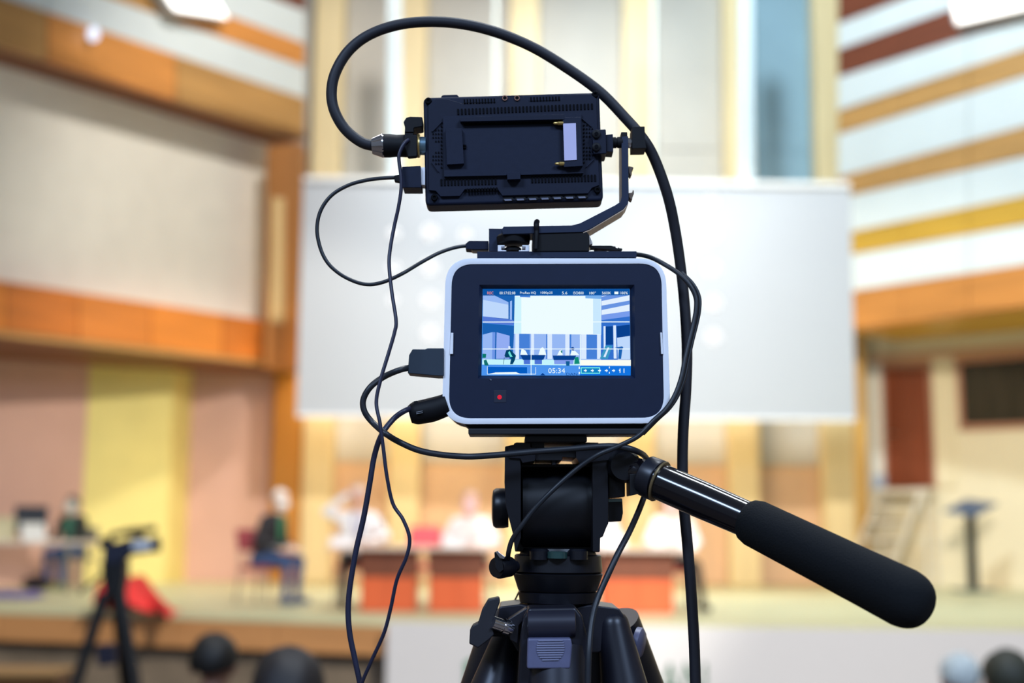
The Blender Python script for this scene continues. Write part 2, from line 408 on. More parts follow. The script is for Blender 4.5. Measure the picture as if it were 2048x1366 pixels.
# door
DOORM = mat('red_brown_door', (126, 58, 28), 0.45, var=0.15, scale=3, kind='wood_v')
dr = rpart('door_1', [(1768, 738), (1852, 735), (1865, 974), (1774, 976)], DOORM, 0.03, 0.045)
tag(dr, kind='structure')
rpart('door_frame', [(1762, 731), (1768, 731), (1775, 977), (1769, 977)], TRIM, 0.07, 0.07, dr)
rpart('door_frame', [(1853, 728), (1859, 728), (1872, 975), (1866, 975)], TRIM, 0.07, 0.07, dr)
rpart('door_frame', [(1762, 728), (1859, 725), (1859, 735), (1762, 738)], TRIM, 0.07, 0.07, dr)
hp = WP(1782, 868, shift(RL, -0.06))
k = obj('door_handle', tube([hp, hp + nR * 0.05, hp + nR * 0.05 + Vector((0.08, -0.06, 0))], 0.012, 8), mat('handle_steel', (170, 165, 160), 0.3, 1.0), dr, 40)
# dark control-room window
wn = rpart('window_1', [(1920, 727), (2300, 694), (2300, 838), (1926, 852)], mat('dark_window_glass', (52, 46, 36), 0.12, var=0.4, scale=3, kind='wood_v'), 0.02, 0.04)
tag(wn, kind='structure')
for q in ([(1911, 722), (1920, 721), (1927, 858), (1918, 859)], [(1911, 719), (2300, 684), (2300, 694), (1911, 728)], [(1918, 850), (2300, 836), (2300, 846), (1918, 861)]):
    o = rpart('window_frame', q, TRIM, 0.08, 0.08, wn)
o = rpart('mullion', [(2090, 710), (2096, 709), (2098, 848), (2092, 848)], TRIM, 0.05, 0.06, wn)
sb = rpart('switch_box', [(1746, 950), (1768, 950), (1769, 978), (1747, 978)], mat('pale_blue_box', (190, 205, 225), 0.4), 0.10, 0.15)
tag(sb, 'small pale blue switch box at the foot of the door post', 'switch box')

# ---- glowing panels put in for bright reflections on the side walls
def glow_panel(q, pl, label, em):
    pts = [WP(x, y, shift(pl, -0.25)) for x, y in q]
    c = sum(pts, Vector()) / 4
    t = thing('wall_reflection_panel', c, label, 'reflection_panel', 'wall reflection panels')
    obj('housing', prism([c + (p - c) * 1.08 for p in pts], -pl[1] * 0.2), mat('pale_housing', (190, 190, 190), 0.5), t, bev=0.01)
    obj('bracket', tube([c - pl[1] * 0.18, c - pl[1] * 0.28], 0.05, 10), mat('pale_housing', (190, 190, 190)), t)
    obj('glow_face', prism([p + pl[1] * 0.012 for p in pts], -pl[1] * 0.01), em, t)
EMW = mat('reflection_glow', (255, 252, 246), emit=3.0)
glow_panel([(305, -45), (420, -20), (455, 36), (350, 20)], L1, 'glowing panel for the bright reflection on the striped wall over the left soffit', EMW)
glow_panel([(1905, 8), (2080, -42), (2080, 10), (1915, 48)], RW, 'glowing panel for the bright reflection on the striped wall at the right', EMW)
c = WP(187, 68, shift(L1, -0.12))
sl = thing('small_wall_lamp', c, 'small round lamp on the orange boards above the left soffit', 'lamp')
obj('bulb', ellip(c, (0.07, 0.07, 0.09)), mat('small_bulb', (225, 235, 255), emit=1.6), sl, 60)
obj('socket', tube([c - L1[1] * 0.04, c - L1[1] * 0.14], 0.04, 10), mat('pale_housing', (190, 190, 190)), sl)

# ---- projection screen
YS = 17.2
sc = thing('projection_screen', W(1152, 836, YS), 'large white projection screen hanging above the stage', 'screen')
obj('screen_cloth', pxprism([(607, 357), (1700, 368), (1712, 840), (593, 831)], YS, YS + 0.02), mat('screen_cloth', (183, 187, 194), 0.85, var=0.01, scale=1), sc)
obj('top_casing', pxprism([(606, 352), (1701, 364), (1702, 374), (606, 362)], YS - 0.04, YS + 0.06), mat('screen_casing', (245, 245, 245), 0.5), sc, bev=0.01)
obj('bottom_bar', pxprism([(593, 828), (1712, 837), (1712, 843), (593, 834)], YS - 0.02, YS + 0.04), mat('screen_casing', (245, 245, 245), 0.5), sc, bev=0.01)
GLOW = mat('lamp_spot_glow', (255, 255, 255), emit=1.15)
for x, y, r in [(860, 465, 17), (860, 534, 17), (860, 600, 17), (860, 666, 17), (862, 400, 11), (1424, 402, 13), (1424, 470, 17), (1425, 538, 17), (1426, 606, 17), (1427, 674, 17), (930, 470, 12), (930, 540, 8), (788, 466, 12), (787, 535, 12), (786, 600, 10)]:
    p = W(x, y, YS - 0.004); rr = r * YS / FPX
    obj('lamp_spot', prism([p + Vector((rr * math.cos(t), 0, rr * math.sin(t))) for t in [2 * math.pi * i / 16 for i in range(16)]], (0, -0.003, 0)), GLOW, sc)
STRAP = mat('white_strap', (204, 218, 224), 0.6)
for x0, x1, lab in ((776, 802, 'white hanging strap above the left part of the screen'), (1480, 1506, 'white hanging strap above the right part of the screen')):
    o = obj('hanging_strap', pxprism([(x0, -160), (x1, -160), (x1 + 2, 357 + (x1 - 607) * 0.01), (x0 - 1, 355 + (x0 - 607) * 0.01)], YS, YS + 0.05), STRAP, bev=0.004)
    tag(o, lab, 'strap', 'straps carrying the screen')
for x, lab in ((992, 'thin pale cable hanging down to the screen left of centre'), (1308, 'thin pale cable hanging down to the screen right of centre')):
    tag(obj('hanging_cable', tube([W(x, -160, YS), W(x, 360, YS)], 0.025, 8), mat('pale_cable', (214, 220, 216), 0.6), None, 50), lab, 'cable', 'cables above the screen')

# ================================================================== PEOPLE
import numpy as np
def capsule(p0, p1, r0, r1, n=12):
    p0, p1 = Vector(p0), Vector(p1); L = max((p1 - p0).length, 1e-4)
    if (p1 - p0).length < 1e-4: p1 = p0 + Vector((0, 0, 1e-4))
    pr = [(-r0 * math.cos(a) / L, r0 * math.sin(a)) for a in [math.pi / 2 * k / 4 for k in range(5)]]
    pr += [(1 + r1 * math.sin(a) / L, r1 * math.cos(a)) for a in [math.pi / 2 * k / 4 for k in range(5)]]
    return lathe(p0, p1, pr, n)
def hand_caps(w, d, nrm, side, curl=0.4, mi=0):
    """palm, four fingers and a thumb leaving the side of the palm. w wrist, d pointing direction, nrm palm normal"""
    w, d, nrm = Vector(w), Vector(d).normalized(), Vector(nrm).normalized()
    s = d.cross(nrm).normalized() * side; nrm = s.cross(d).normalized() * side
    out = []
    for k in (-0.027, -0.009, 0.009, 0.027):
        out.append((w + s * k * 0.7, w + d * 0.085 + s * k, 0.014, 0.0125, mi))
    for k, l in ((-0.03, 0.060), (-0.010, 0.076), (0.010, 0.080), (0.030, 0.068)):
        a = w + d * 0.088 + s * k; b = a + (d + nrm * curl * 0.6).normalized() * l * 0.5; c = b + (d * (1 - curl * 0.7) + nrm * curl * 1.4).normalized() * l * 0.5
        out += [(a, b, 0.0095, 0.009, mi), (b, c, 0.009, 0.008, mi)]
    a = w + d * 0.025 + s * 0.034; b = a + (d * 0.7 + s * 0.8).normalized() * 0.04; c = b + (d + s * 0.2 + nrm * 0.3).normalized() * 0.03
    out += [(a, b, 0.012, 0.0105, mi), (b, c, 0.0105, 0.009, mi)]
    return out
def person(label, loc, rz, top, bottom, skin, hair, scale=1.0, lean=0.06, arms=None, head_turn=0.0, head_drop=0.0, hair_long=False, mask=None,
           knees=None, group=None, shoes=(40, 38, 40), extras=None, bald=False, voxel=0.0085):
    t = thing('person', loc, label, 'person', group, rz); t.scale = (scale,) * 3
    V3 = Vector
    ms = [mat('skin_%d_%d_%d' % skin, skin, 0.6, var=0.03), mat('top_%d_%d_%d' % top, top, 0.85, var=0.06), mat('trousers_%d_%d_%d' % bottom, bottom, 0.85, var=0.06), mat('shoe_%d_%d_%d' % shoes, shoes, 0.5)]
    ch = V3((0, -lean, 0.88)); nk = V3((0, -lean * 1.6, 1.06)); hd = V3((0, -lean * 1.6 - 0.03 - head_drop, 1.215 - head_drop * 0.3))
    caps = []
    for s in (-1, 1):
        caps += [((s * 0.085, 0, 0.53), (s * 0.10, -lean * 0.5, 0.70), 0.105, 0.095, 1), ((s * 0.10, -lean * 0.5, 0.70), (s * 0.105, ch.y, 0.92), 0.095, 0.105, 1),
                 ((s * 0.09, 0, 0.52), (0, 0, 0.52), 0.115, 0.115, 2), ((0, nk.y, 1.02), (s * 0.165, ch.y - 0.01, 0.995), 0.065, 0.062, 1)]
        kn = V3((s * 0.13, -0.43, 0.51)); an = V3((s * 0.13, -0.40, 0.10))
        if knees: kn, an = V3(knees[(s + 1) // 2][0]), V3(knees[(s + 1) // 2][1])
        caps += [((s * 0.095, -0.02, 0.525), kn, 0.095, 0.062, 2), (kn, an.lerp(kn, 0.6), 0.060, 0.055, 2), (an.lerp(kn, 0.6), an, 0.055, 0.044, 2)]
        fd = V3((kn.x - s * 0.095, kn.y, 0)).normalized()
        caps += [((an.x, an.y, 0.055) - fd * 0.04 if False else V3((an.x, an.y, 0.05)) - fd * 0.04, V3((an.x, an.y, 0.04)) + fd * 0.15, 0.045, 0.036, 3)]
        el, wr = (V3((s * 0.29, -0.13, 0.76)), V3((s * 0.14, -0.40, 0.70)))
        hdir, hn = None, V3((0, 0, -1))
        if arms:
            a = arms[(s + 1) // 2]; el, wr = V3(a[0]), V3(a[1])
            if len(a) > 2: hdir = V3(a[2])
        if hdir is None: hdir = (wr - el)
        sh = V3((s * 0.185, ch.y - 0.01, 0.985))
        caps += [(sh, el, 0.062, 0.048, 1), (el, wr, 0.048, 0.036, 1), (wr - (wr - el).normalized() * 0.02, wr + hdir.normalized() * 0.02, 0.027, 0.025, 0)]
        caps += hand_caps(wr + hdir.normalized() * 0.02, hdir, hn, s)
    caps.append(((0, 0, 0.6), (0, ch.y, 0.95), 0.10, 0.11, 1))
    caps.append((nk - V3((0, 0, 0.05)), hd - V3((0, 0, 0.06)), 0.056, 0.05, 0))
    R = Matrix.Rotation(head_turn, 3, 'Z')
    H = lambda x, y, z: hd + R @ V3((x, y, z))
    # cranium, face, jaw, nose, ears
    caps += [(H(0, 0.025, 0.045), H(0, -0.01, 0.035), 0.083, 0.08, 0), (H(0, -0.03, 0.0), H(0, -0.035, -0.05), 0.066, 0.055, 0), (H(0, -0.05, -0.075), H(0, -0.04, -0.06), 0.036, 0.045, 0),
             (H(0, -0.09, 0.012), H(0, -0.106, -0.018), 0.010, 0.014, 0), (H(-0.082, 0.01, 0.012), H(-0.082, 0.014, -0.02), 0.014, 0.011, 0), (H(0.082, 0.01, 0.012), H(0.082, 0.014, -0.02), 0.014, 0.011, 0),
             (H(-0.02, -0.089, -0.048), H(0.02, -0.089, -0.048), 0.0085, 0.0085, 0)]
    vf = join(*[capsule(*c[:4]) for c in caps])
    me = bpy.data.meshes.new('tmp'); me.from_pydata([tuple(v) for v in vf[0]], [], vf[1]); bm = bmesh.new(); bm.from_mesh(me); bmesh.ops.recalc_face_normals(bm, faces=bm.faces); bm.to_mesh(me); bm.free()
    o = bpy.data.objects.new('tmp', me); COL.objects.link(o)
    md = o.modifiers.new('r', 'REMESH'); md.mode = 'VOXEL'; md.voxel_size = voxel
    sm = o.modifiers.new('s', 'SMOOTH'); sm.factor = 0.5; sm.iterations = 4
    dg = bpy.context.evaluated_depsgraph_get(); nm = bpy.data.meshes.new_from_object(o.evaluated_get(dg)); nm.name = 'body'
    bpy.data.objects.remove(o); bpy.data.meshes.remove(me)
    npol = len(nm.polygons); cen = np.zeros(npol * 3); nm.polygons.foreach_get('center', cen); cen = cen.reshape(-1, 3)
    best = np.full(npol, 1e9); idx = np.zeros(npol, dtype=np.int32)
    for p0, p1, r0, r1, mi in caps:
        a = np.array(tuple(V3(p0))); b = np.array(tuple(V3(p1))); ab = b - a; L = max((ab * ab).sum(), 1e-9)
        tt = np.clip(((cen - a) @ ab) / L, 0, 1); dd = np.linalg.norm(cen - a - tt[:, None] * ab, axis=1) - (r0 + (r1 - r0) * tt)
        k = dd < best; best[k] = dd[k]; idx[k] = mi
    for m in ms: nm.materials.append(m)
    nm.polygons.foreach_set('material_index', idx); nm.polygons.foreach_set('use_smooth', [True] * npol); nm.update()
    bo = bpy.data.objects.new('body', nm); COL.objects.link(bo); bo.parent = t
    for s in (-1, 1):
        e = ellip((0, 0, 0), (0.013, 0.008, 0.009), 10, 6); obj('eye', ([H(s * 0.031, -0.083, 0.016) + R @ v for v in e[0]], e[1]), mat('eye_dark', (40, 30, 28), 0.3), t, 60, local=True)
    # hair: a shell over the cranium, open at the face
    if not bald:
        hv, hf = [], []; NU, NV = 20, 12
        for j in range(NV + 1):
            for k in range(NU):
                b = 2 * math.pi * k / NU
                back = max(0.0, math.sin(b)); amax = 1.15 + (1.25 if hair_long else 0.95) * (0.5 + 0.5 * math.sin(b)) ** 0.8
                a = amax * j / NV
                rr = 1.0 + 0.03 * math.sin(5 * b + 3 * a)
                hv.append(H(0.096 * rr * math.sin(a) * math.cos(b), 0.018 + 0.108 * rr * math.sin(a) * math.sin(b), 0.038 + 0.102 * rr * math.cos(a) - (0.05 * back * j / NV if hair_long else 0)))
        n0 = len(hv)
        for i in range(n0):
            hv.append(hd + (hv[i] - hd) * 0.86)
        for j in range(NV):
            for k in range(NU):
                q = (j * NU + k, j * NU + (k + 1) % NU, (j + 1) * NU + (k + 1) % NU, (j + 1) * NU + k)
                hf += [q, tuple(n0 + i for i in reversed(q))]
        for k in range(NU):
            a, b = NV * NU + k, NV * NU + (k + 1) % NU
            hf.append((a, b, n0 + b, n0 + a))
        obj('hair', (hv, hf), mat('hair_%d_%d_%d' % hair, hair, 0.6, var=0.2, scale=40), t, 60, local=True)
    if mask:
        mv, mf = [], []
        for j in range(7):
            for k in range(11):
                b = math.radians(-78 + 156 * k / 10); z = 0.004 - 0.095 * j / 6
                r = 0.088 + 0.022 * math.cos(b) * (1 - abs(j - 2.5) / 4.5)
                mv.append(H(r * math.sin(b) * 0.96, -r * math.cos(b) * 1.10, z))
        for j in range(6):
            for k in range(10):
                q = j * 11 + k; mf.append((q, q + 1, q + 12, q + 11))
        k = obj('face_mask', (mv, mf), mat('mask_%d_%d_%d' % mask, mask, 0.8), t, 80, local=True)
        k.modifiers.new('th', 'SOLIDIFY').thickness = 0.004
    if extras: extras(t, ch, nk, hd)
    return t

# ================================================================== THINGS ON THE STAGE
STEEL = mat('grey_steel_tube', (150, 148, 140), 0.4, 0.7)
DSTEEL = mat('dark_steel_tube', (60, 58, 56), 0.45, 0.5)
def make_chair(name, label, loc, rz, cloth, metal, group=None, scale=1.0):
    t = thing(name, loc, label, 'chair', group, rz); t.scale = (scale,) * 3
    cm = mat('cloth_%d_%d_%d' % cloth, cloth, 0.9, var=0.06)
    obj('seat', box((0, 0, 0.415), (0.42, 0.42, 0.05)), cm, t, bev=0.02, seg=3, local=True)
    bk = [(-0.19, 0.20, 0.60), (0.19, 0.20, 0.60), (0.18, 0.255, 0.86), (-0.18, 0.255, 0.86)]
    obj('backrest', prism(bk, (0, 0.035, 0.0)), cm, t, bev=0.012, seg=3, local=True)
    for s in (-1, 1):
        obj('leg', tube([(s * 0.19, -0.19, 0.40), (s * 0.205, -0.215, 0.0)], 0.012, 8), metal, t, 50, local=True)
        obj('leg', tube([(s * 0.19, 0.19, 0.40), (s * 0.205, 0.225, 0.0)], 0.012, 8), metal, t, 50, local=True)
        obj('back_post', tube([(s * 0.17, 0.195, 0.39), (s * 0.17, 0.22, 0.60), (s * 0.165, 0.27, 0.80)], 0.011, 8), metal, t, 50, local=True)
    return t
RED = (214, 92, 96)
# seated man at the left of the tables
mp = WZ(524, 1207, ST); rzm = math.radians(66)
def tie(t, ch, nk, hd):
    obj('shirt_front', prism([(-0.055, nk.y - 0.075, 1.03), (0.055, nk.y - 0.075, 1.03), (0.02, ch.y - 0.13, 0.74), (-0.02, ch.y - 0.13, 0.74)], (0, 0.03, 0)), mat('green_shirt', (84, 150, 112), 0.8), t, bev=0.004, local=True)
    obj('tie', prism([(-0.02, nk.y - 0.082, 1.03), (0.02, nk.y - 0.082, 1.03), (0.03, ch.y - 0.14, 0.80), (0, ch.y - 0.14, 0.74), (-0.03, ch.y - 0.14, 0.80)], (0, 0.02, 0)), mat('green_tie', (30, 110, 74), 0.7), t, local=True)
make_chair('stacking_chair', 'red stacking chair with thin grey legs under the man in the dark jacket', (mp.x, mp.y, ST), rzm, (150, 62, 72), STEEL, 'red chairs on the stage', 0.95)
person('seated man in dark jacket, green tie and blue jeans, left of the tables', (mp.x, mp.y, ST), rzm, (44, 42, 48), (58, 82, 128), (232, 196, 176), (236, 232, 228), scale=0.93, lean=0.12,
       arms=[((-0.27, -0.08, 0.74), (-0.06, -0.30, 0.68)), ((0.27, -0.12, 0.74), (0.08, -0.33, 0.68))], mask=(236, 240, 244), head_turn=math.radians(-22), extras=tie, shoes=(60, 78, 116))
pp = Vector((mp.x, mp.y, ST)) + Matrix.Rotation(rzm, 3, 'Z') @ Vector((0.0, -0.31, 0.60))
o = obj('paper_sheet', box((0, 0, 0), (0.24, 0.32, 0.008)), mat('white_paper', (235, 238, 244), 0.8), None, local=True)
o.location = pp; o.rotation_euler = (0.12, 0, rzm + 0.2)
tag(o, 'white sheets of paper on the lap of the man in the dark jacket', 'paper')

# conference tables
TABT = mat('table_top_laminate', (226, 200, 186), 0.4, var=0.03)
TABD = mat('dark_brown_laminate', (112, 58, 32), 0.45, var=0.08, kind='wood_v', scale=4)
TABB = mat('red_brown_laminate', (214, 96, 48), 0.45, var=0.08, kind='wood_v', scale=4)
def conf_table(label, pxs, y_top, Yf, peds):
    z = W(pxs[0], y_top, Yf).z
    x0, x1 = W(pxs[0], y_top, Yf).x, W(pxs[1], y_top, Yf).x
    t = thing('conference_table', ((x0 + x1) / 2, Yf + 0.35, ST), label, 'table', 'conference tables on the stage')
    obj('table_top', box(((x0 + x1) / 2, Yf + 0.37, z - 0.0175), (x1 - x0, 0.74, 0.034)), TABT, t, bev=0.006)
    for a, b in peds:
        xa, xb = W(a, 1150, Yf + 0.2).x, W(b, 1150, Yf + 0.2).x
        p = obj('pedestal', box(((xa + xb) / 2, Yf + 0.44, (ST + z - 0.035) / 2), (xb - xa, 0.5, z - 0.036 - ST)), TABB, t, bev=0.006)
        hh = z - 0.036 - ST
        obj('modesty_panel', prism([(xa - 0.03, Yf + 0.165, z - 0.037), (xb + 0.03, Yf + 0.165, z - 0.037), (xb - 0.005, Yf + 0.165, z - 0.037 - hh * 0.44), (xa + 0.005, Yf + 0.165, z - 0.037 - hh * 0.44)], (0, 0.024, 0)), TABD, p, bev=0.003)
        for k in range(2):
            xm = xa + (xb - xa) * (0.25 + 0.5 * k)
            obj('front_panel', box((xm, Yf + 0.184, ST + hh * 0.28 + 0.004), ((xb - xa) * 0.48, 0.012, hh * 0.54)), TABB, p, bev=0.003)
    return z
zt = conf_table('conference table with two red-brown pedestals, left of the tripod head', (652, 1006), 1092, 13.85, ((722, 832), (858, 966)))
conf_table('conference table with red-brown pedestals, right of the tripod head', (1090, 1392), 1096, 13.85, ((1108, 1190), (1206, 1346)))
WHITESH = (240, 240, 244)
def pan(x, y_seat, Y): return Vector((W(x, 1150, Y).x, Y, ST))
P1 = pan(712, 0, 14.85); P2 = pan(944, 0, 14.85); P3 = pan(1195, 0, 14.85); P4 = pan(1345, 0, 14.85)
CH = [(P1, 'red chair of the panelist raising one hand to the head'), (P2, 'red chair of the panelist in pale pink and white, left of the tripod head'), (P3, 'red chair of the panelist half hidden by the tripod head'), (P4, 'red chair of the panelist behind the right end of the right table')]
for p, lab in CH: make_chair('stacking_chair', lab, p, 0, RED, STEEL, 'red chairs on the stage')
pe = pan(846, 0, 15.0)
make_chair('stacking_chair', 'empty pink-red chair between the two panelists at the left table', pe, 0, (232, 100, 110), STEEL, 'red chairs on the stage')
def lanyard(t, ch, nk, hd):
    for s in (-1, 1):
        obj('lanyard', tube([(s * 0.06, nk.y - 0.05, 1.05), (s * 0.045, ch.y - 0.125, 0.93), (0.0, ch.y - 0.135, 0.80)], 0.008, 6), mat('blue_lanyard', (110, 120, 190), 0.7), t, 50, local=True)
person('panelist in white shirt raising one hand to the head at the left table', P1, math.radians(8), WHITESH, (70, 66, 70), (226, 178, 160), (206, 196, 190), scale=0.96, lean=0.10, head_turn=0.2,
       arms=[((-0.36, -0.14, 1.05), (-0.13, -0.22, 1.24), (0.5, 0.1, 0.7)), ((0.33, -0.14, 0.78), (0.12, -0.40, 0.73))], mask=None, extras=lanyard)
person('panelist in white shirt with a pale pink front, left of the tripod head', P2, math.radians(-6), (244, 238, 240), (80, 76, 84), (232, 180, 164), (190, 160, 150), scale=0.92, lean=0.14,
       arms=[((-0.31, -0.14, 0.78), (-0.16, -0.42, 0.73)), ((0.31, -0.14, 0.78), (0.10, -0.42, 0.73))], mask=(244, 206, 212))
person('panelist in white half hidden by the tripod head', P3, math.radians(-12), (238, 240, 248), (70, 70, 80), (226, 180, 160), (120, 96, 84), scale=0.92, lean=0.14)
person('panelist with dark hair and white shirt behind the right end of the right table', P4, math.radians(-6), (244, 238, 236), (60, 56, 50), (236, 176, 164), (96, 70, 62), scale=0.94, lean=0.12, mask=(244, 214, 216),
       knees=[((-0.10, -0.42, 0.51), (-0.10, -0.40, 0.10)), ((0.26, -0.38, 0.51), (0.33, -0.42, 0.10))])
# small things on the tables
def stand_sign(x, Y, wd, h, m, label):
    c = Vector((W(x, 1090, Y).x, Y, zt + 0.001)); t = thing('name_card', c, label, 'name card', 'name cards on the tables')
    obj('front_flap', prism([c + Vector((-wd / 2, -0.03, 0)), c + Vector((wd / 2, -0.03, 0)), c + Vector((wd / 2, 0, h)), c + Vector((-wd / 2, 0, h))], (0, 0.004, 0)), m, t)
    obj('back_flap', prism([c + Vector((-wd / 2, 0.034, 0)), c + Vector((wd / 2, 0.034, 0)), c + Vector((wd / 2, 0.004, h)), c + Vector((-wd / 2, 0.004, h))], (0, 0.004, 0)), m, t)
CARD = mat('white_card', (240, 240, 246), 0.8)
stand_sign(682, 14.02, 0.22, 0.09, CARD, 'white name card at the left end of the left table')
stand_sign(905, 14.02, 0.2, 0.09, CARD, 'white name card in front of the panelist in pale pink')
stand_sign(1226, 14.02, 0.26, 0.12, CARD, 'white name card just right of the tripod head')
stand_sign(1378, 14.02, 0.16, 0.10, CARD, 'white name card at the right end of the right table')
# grey bag on the deck in front of the right table
c = WZ(1270, 1222, ST); c.y -= 0.12
bg = thing('shoulder_bag', (c.x, c.y, ST), 'dark grey bag standing on the deck before the right table', 'bag')
e = ellip((c.x, c.y, ST + 0.155), (0.15, 0.09, 0.155), 20, 12)
obj('bag_body', ([Vector((v.x, v.y, max(v.z, ST + 0.002))) for v in e[0]], e[1]), mat('grey_bag', (98, 84, 82), 0.8), bg, 60)
obj('strap', tube([(c.x - 0.1, c.y, ST + 0.25), (c.x - 0.06, c.y, ST + 0.40), (c.x + 0.06, c.y, ST + 0.40), (c.x + 0.1, c.y, ST + 0.25)], 0.012, 8), mat('grey_strap', (80, 70, 68), 0.8), bg, 50)

# ---- left side: work table with monitor and laptop, seated helper
YT = 17.0
lt0, lt1 = W(-110, 1083, YT), W(170, 1083, YT); zl = lt1.z
lt = thing('work_table', ((lt0.x + lt1.x) / 2, YT + 0.35, ST), 'long white-topped table with thin legs at the left edge of the stage', 'table')
obj('table_top', box(((lt0.x + lt1.x) / 2, YT + 0.35, zl - 0.02), (lt1.x - lt0.x, 0.7, 0.04)), mat('pale_table_top', (216, 206, 198), 0.45), lt, bev=0.006)
for x in (lt0.x + 0.1, lt1.x - 0.22):
    for y in (YT + 0.06, YT + 0.64):
        obj('leg', box((x, y, (ST + zl - 0.04) / 2), (0.05, 0.05, zl - 0.04 - ST)), STEEL, lt, bev=0.004)
c = Vector((W(60, 1080, YT + 0.4).x, YT + 0.4, zl))
mo = thing('desktop_monitor', c, 'dark slate monitor standing on the long table at left', 'monitor')
SL = mat('slate_plastic', (50, 56, 68), 0.5)
obj('display', box((c.x, c.y, zl + 0.27), (0.43, 0.03, 0.34)), SL, mo, bev=0.01)
obj('stand', tube([(c.x, c.y + 0.03, zl + 0.25), (c.x, c.y + 0.04, zl + 0.01)], 0.02, 10), SL, mo)
obj('foot', box((c.x, c.y + 0.03, zl + 0.008), (0.22, 0.16, 0.014)), SL, mo, bev=0.004)
c = Vector((W(68, 1080, YT + 0.2).x, YT + 0.18, zl))
lp = thing('laptop', c, 'white laptop with raised lid before the dark monitor', 'laptop')
LW = mat('laptop_white', (244, 248, 252), 0.4)
obj('lid', prism([(c.x - 0.15, c.y, zl + 0.015), (c.x + 0.15, c.y, zl + 0.015), (c.x + 0.15, c.y - 0.06, zl + 0.22), (c.x - 0.15, c.y - 0.06, zl + 0.22)], (0, 0.012, 0.003)), LW, lp, bev=0.003)
obj('base', box((c.x, c.y + 0.11, zl + 0.01), (0.3, 0.21, 0.018)), LW, lp, bev=0.003)
c = Vector((W(6, 1080, YT + 0.3).x, YT + 0.3, zl))
cb = thing('carton_box', c, 'pale beige carton on the table at the left picture edge', 'box')
obj('carton', box((c.x, c.y, zl + 0.15), (0.24, 0.2, 0.298)), mat('beige_carton', (206, 200, 168), 0.8), cb, bev=0.004)
obj('flap', box((c.x, c.y - 0.103, zl + 0.27), (0.24, 0.006, 0.05)), mat('beige_carton_dark', (190, 182, 150), 0.8), cb)
hp_ = W(152, 1150, 17.5); hp_ = Vector((W(150, 1150, 18.2).x, 18.15, ST))
make_chair('stacking_chair', 'chair of the helper at the right end of the long left table', hp_, math.radians(-25), (120, 118, 110), STEEL, None, 0.92)
def greenlan(t, ch, nk, hd):
    obj('scarf', prism([(-0.07, nk.y - 0.08, 1.03), (0.07, nk.y - 0.08, 1.03), (0.05, ch.y - 0.135, 0.75), (-0.05, ch.y - 0.135, 0.75)], (0, 0.03, 0)), mat('teal_scarf', (70, 132, 112), 0.8), t, bev=0.006, local=True)
person('helper in dark top, teal scarf and blue jeans sitting at the long left table', hp_, math.radians(-25), (46, 52, 50), (58, 100, 168), (206, 190, 180), (56, 58, 56), scale=0.9, lean=0.05, mask=(200, 214, 210), extras=greenlan, hair_long=True, shoes=(150, 168, 120))
# dark bags and a purple cloth under and before the table
def bag(px, py, r, m, label, zoff=0.0):
    c = WZ(px, py, ST); t = thing('backpack', (c.x, c.y, ST), label, 'bag', 'bags under the left table')
    e = ellip((c.x, c.y, ST + r[2]), r, 20, 12)
    obj('bag_body', ([Vector((v.x, v.y, max(v.z, ST + 0.002))) for v in e[0]], e[1]), m, t, 60)
    obj('carry_loop', tube([(c.x - 0.04, c.y, ST + 2 * r[2] - 0.03), (c.x, c.y, ST + 2 * r[2] + 0.04), (c.x + 0.04, c.y, ST + 2 * r[2] - 0.03)], 0.008, 8), m, t, 50)
BLK = mat('black_bag', (26, 26, 28), 0.8)
bag(8, 1164, (0.19, 0.16, 0.27), BLK, 'tall black backpack under the long table at the left edge')
bag(72, 1180, (0.18, 0.13, 0.09), mat('black_bag_b', (44, 34, 44), 0.8), 'low dark bag on the deck below the laptop')
bag(108, 1158, (0.10, 0.12, 0.2), mat('navy_bag', (36, 44, 62), 0.8), 'dark navy bag leaning at the right leg of the long table')
c = WZ(15, 1196, ST)
pv, pf = [], []
for j in range(9):
    for k in range(13):
        pv.append(Vector((c.x + (k - 6) * 0.06, c.y + (j - 4) * 0.06, ST + 0.012 + 0.03 * (math.sin(k * 1.1) * math.cos(j * 1.3) + 1) * (0 if k in (0, 12) or j in (0, 8) else 1))))
for j in range(8):
    for k in range(12):
        q = j * 13 + k; pf.append((q, q + 1, q + 14, q + 13))
o = obj('folded_cloth', (pv, pf), mat('purple_cloth', (112, 104, 166), 0.9), None, 80); o.modifiers.new('t', 'SOLIDIFY').thickness = 0.01
tag(o, 'crumpled purple cloth lying on the deck at the left edge', 'cloth')

# ---- red jacket lying over the stage edge behind the video tripod
jp = [WZ(x, y, ST + 0.01) for x, y in ((205, 1235), (335, 1238), (262, 1160), (205, 1170))]
jv, jf = [], []
NJ, MJ = 18, 12
for j in range(MJ + 1):
    for k in range(NJ + 1):
        u, v = k / NJ, j / MJ
        x = 180 + 155 * u; yy = 1230
        b = WZ(x, yy, ST); y = b.y + 0.05 + 0.5 * v
        prof = 0.36 * math.exp(-((u - 0.26) / 0.30) ** 2) + 0.10 * (1 - u)
        h = prof * math.sin(math.pi * min(1, v * 1.0 + 0.04)) ** 0.5 + 0.03 * math.sin(9 * u + 4 * v) * math.sin(math.pi * u) * math.sin(math.pi * v)
        jv.append(Vector((b.x, y, ST + 0.012 + max(0, h))))
for j in range(MJ):
    for k in range(NJ):
        q = j * (NJ + 1) + k; jf.append((q, q + 1, q + NJ + 2, q + NJ + 1))
jk = thing('red_jacket', (jv[0].x + 0.3, jv[0].y + 0.2, ST), 'bright red jacket heaped on the stage edge behind the video tripod', 'jacket')
REDJ = mat('red_jacket_cloth', (232, 58, 56), 0.8, var=0.1, scale=8)
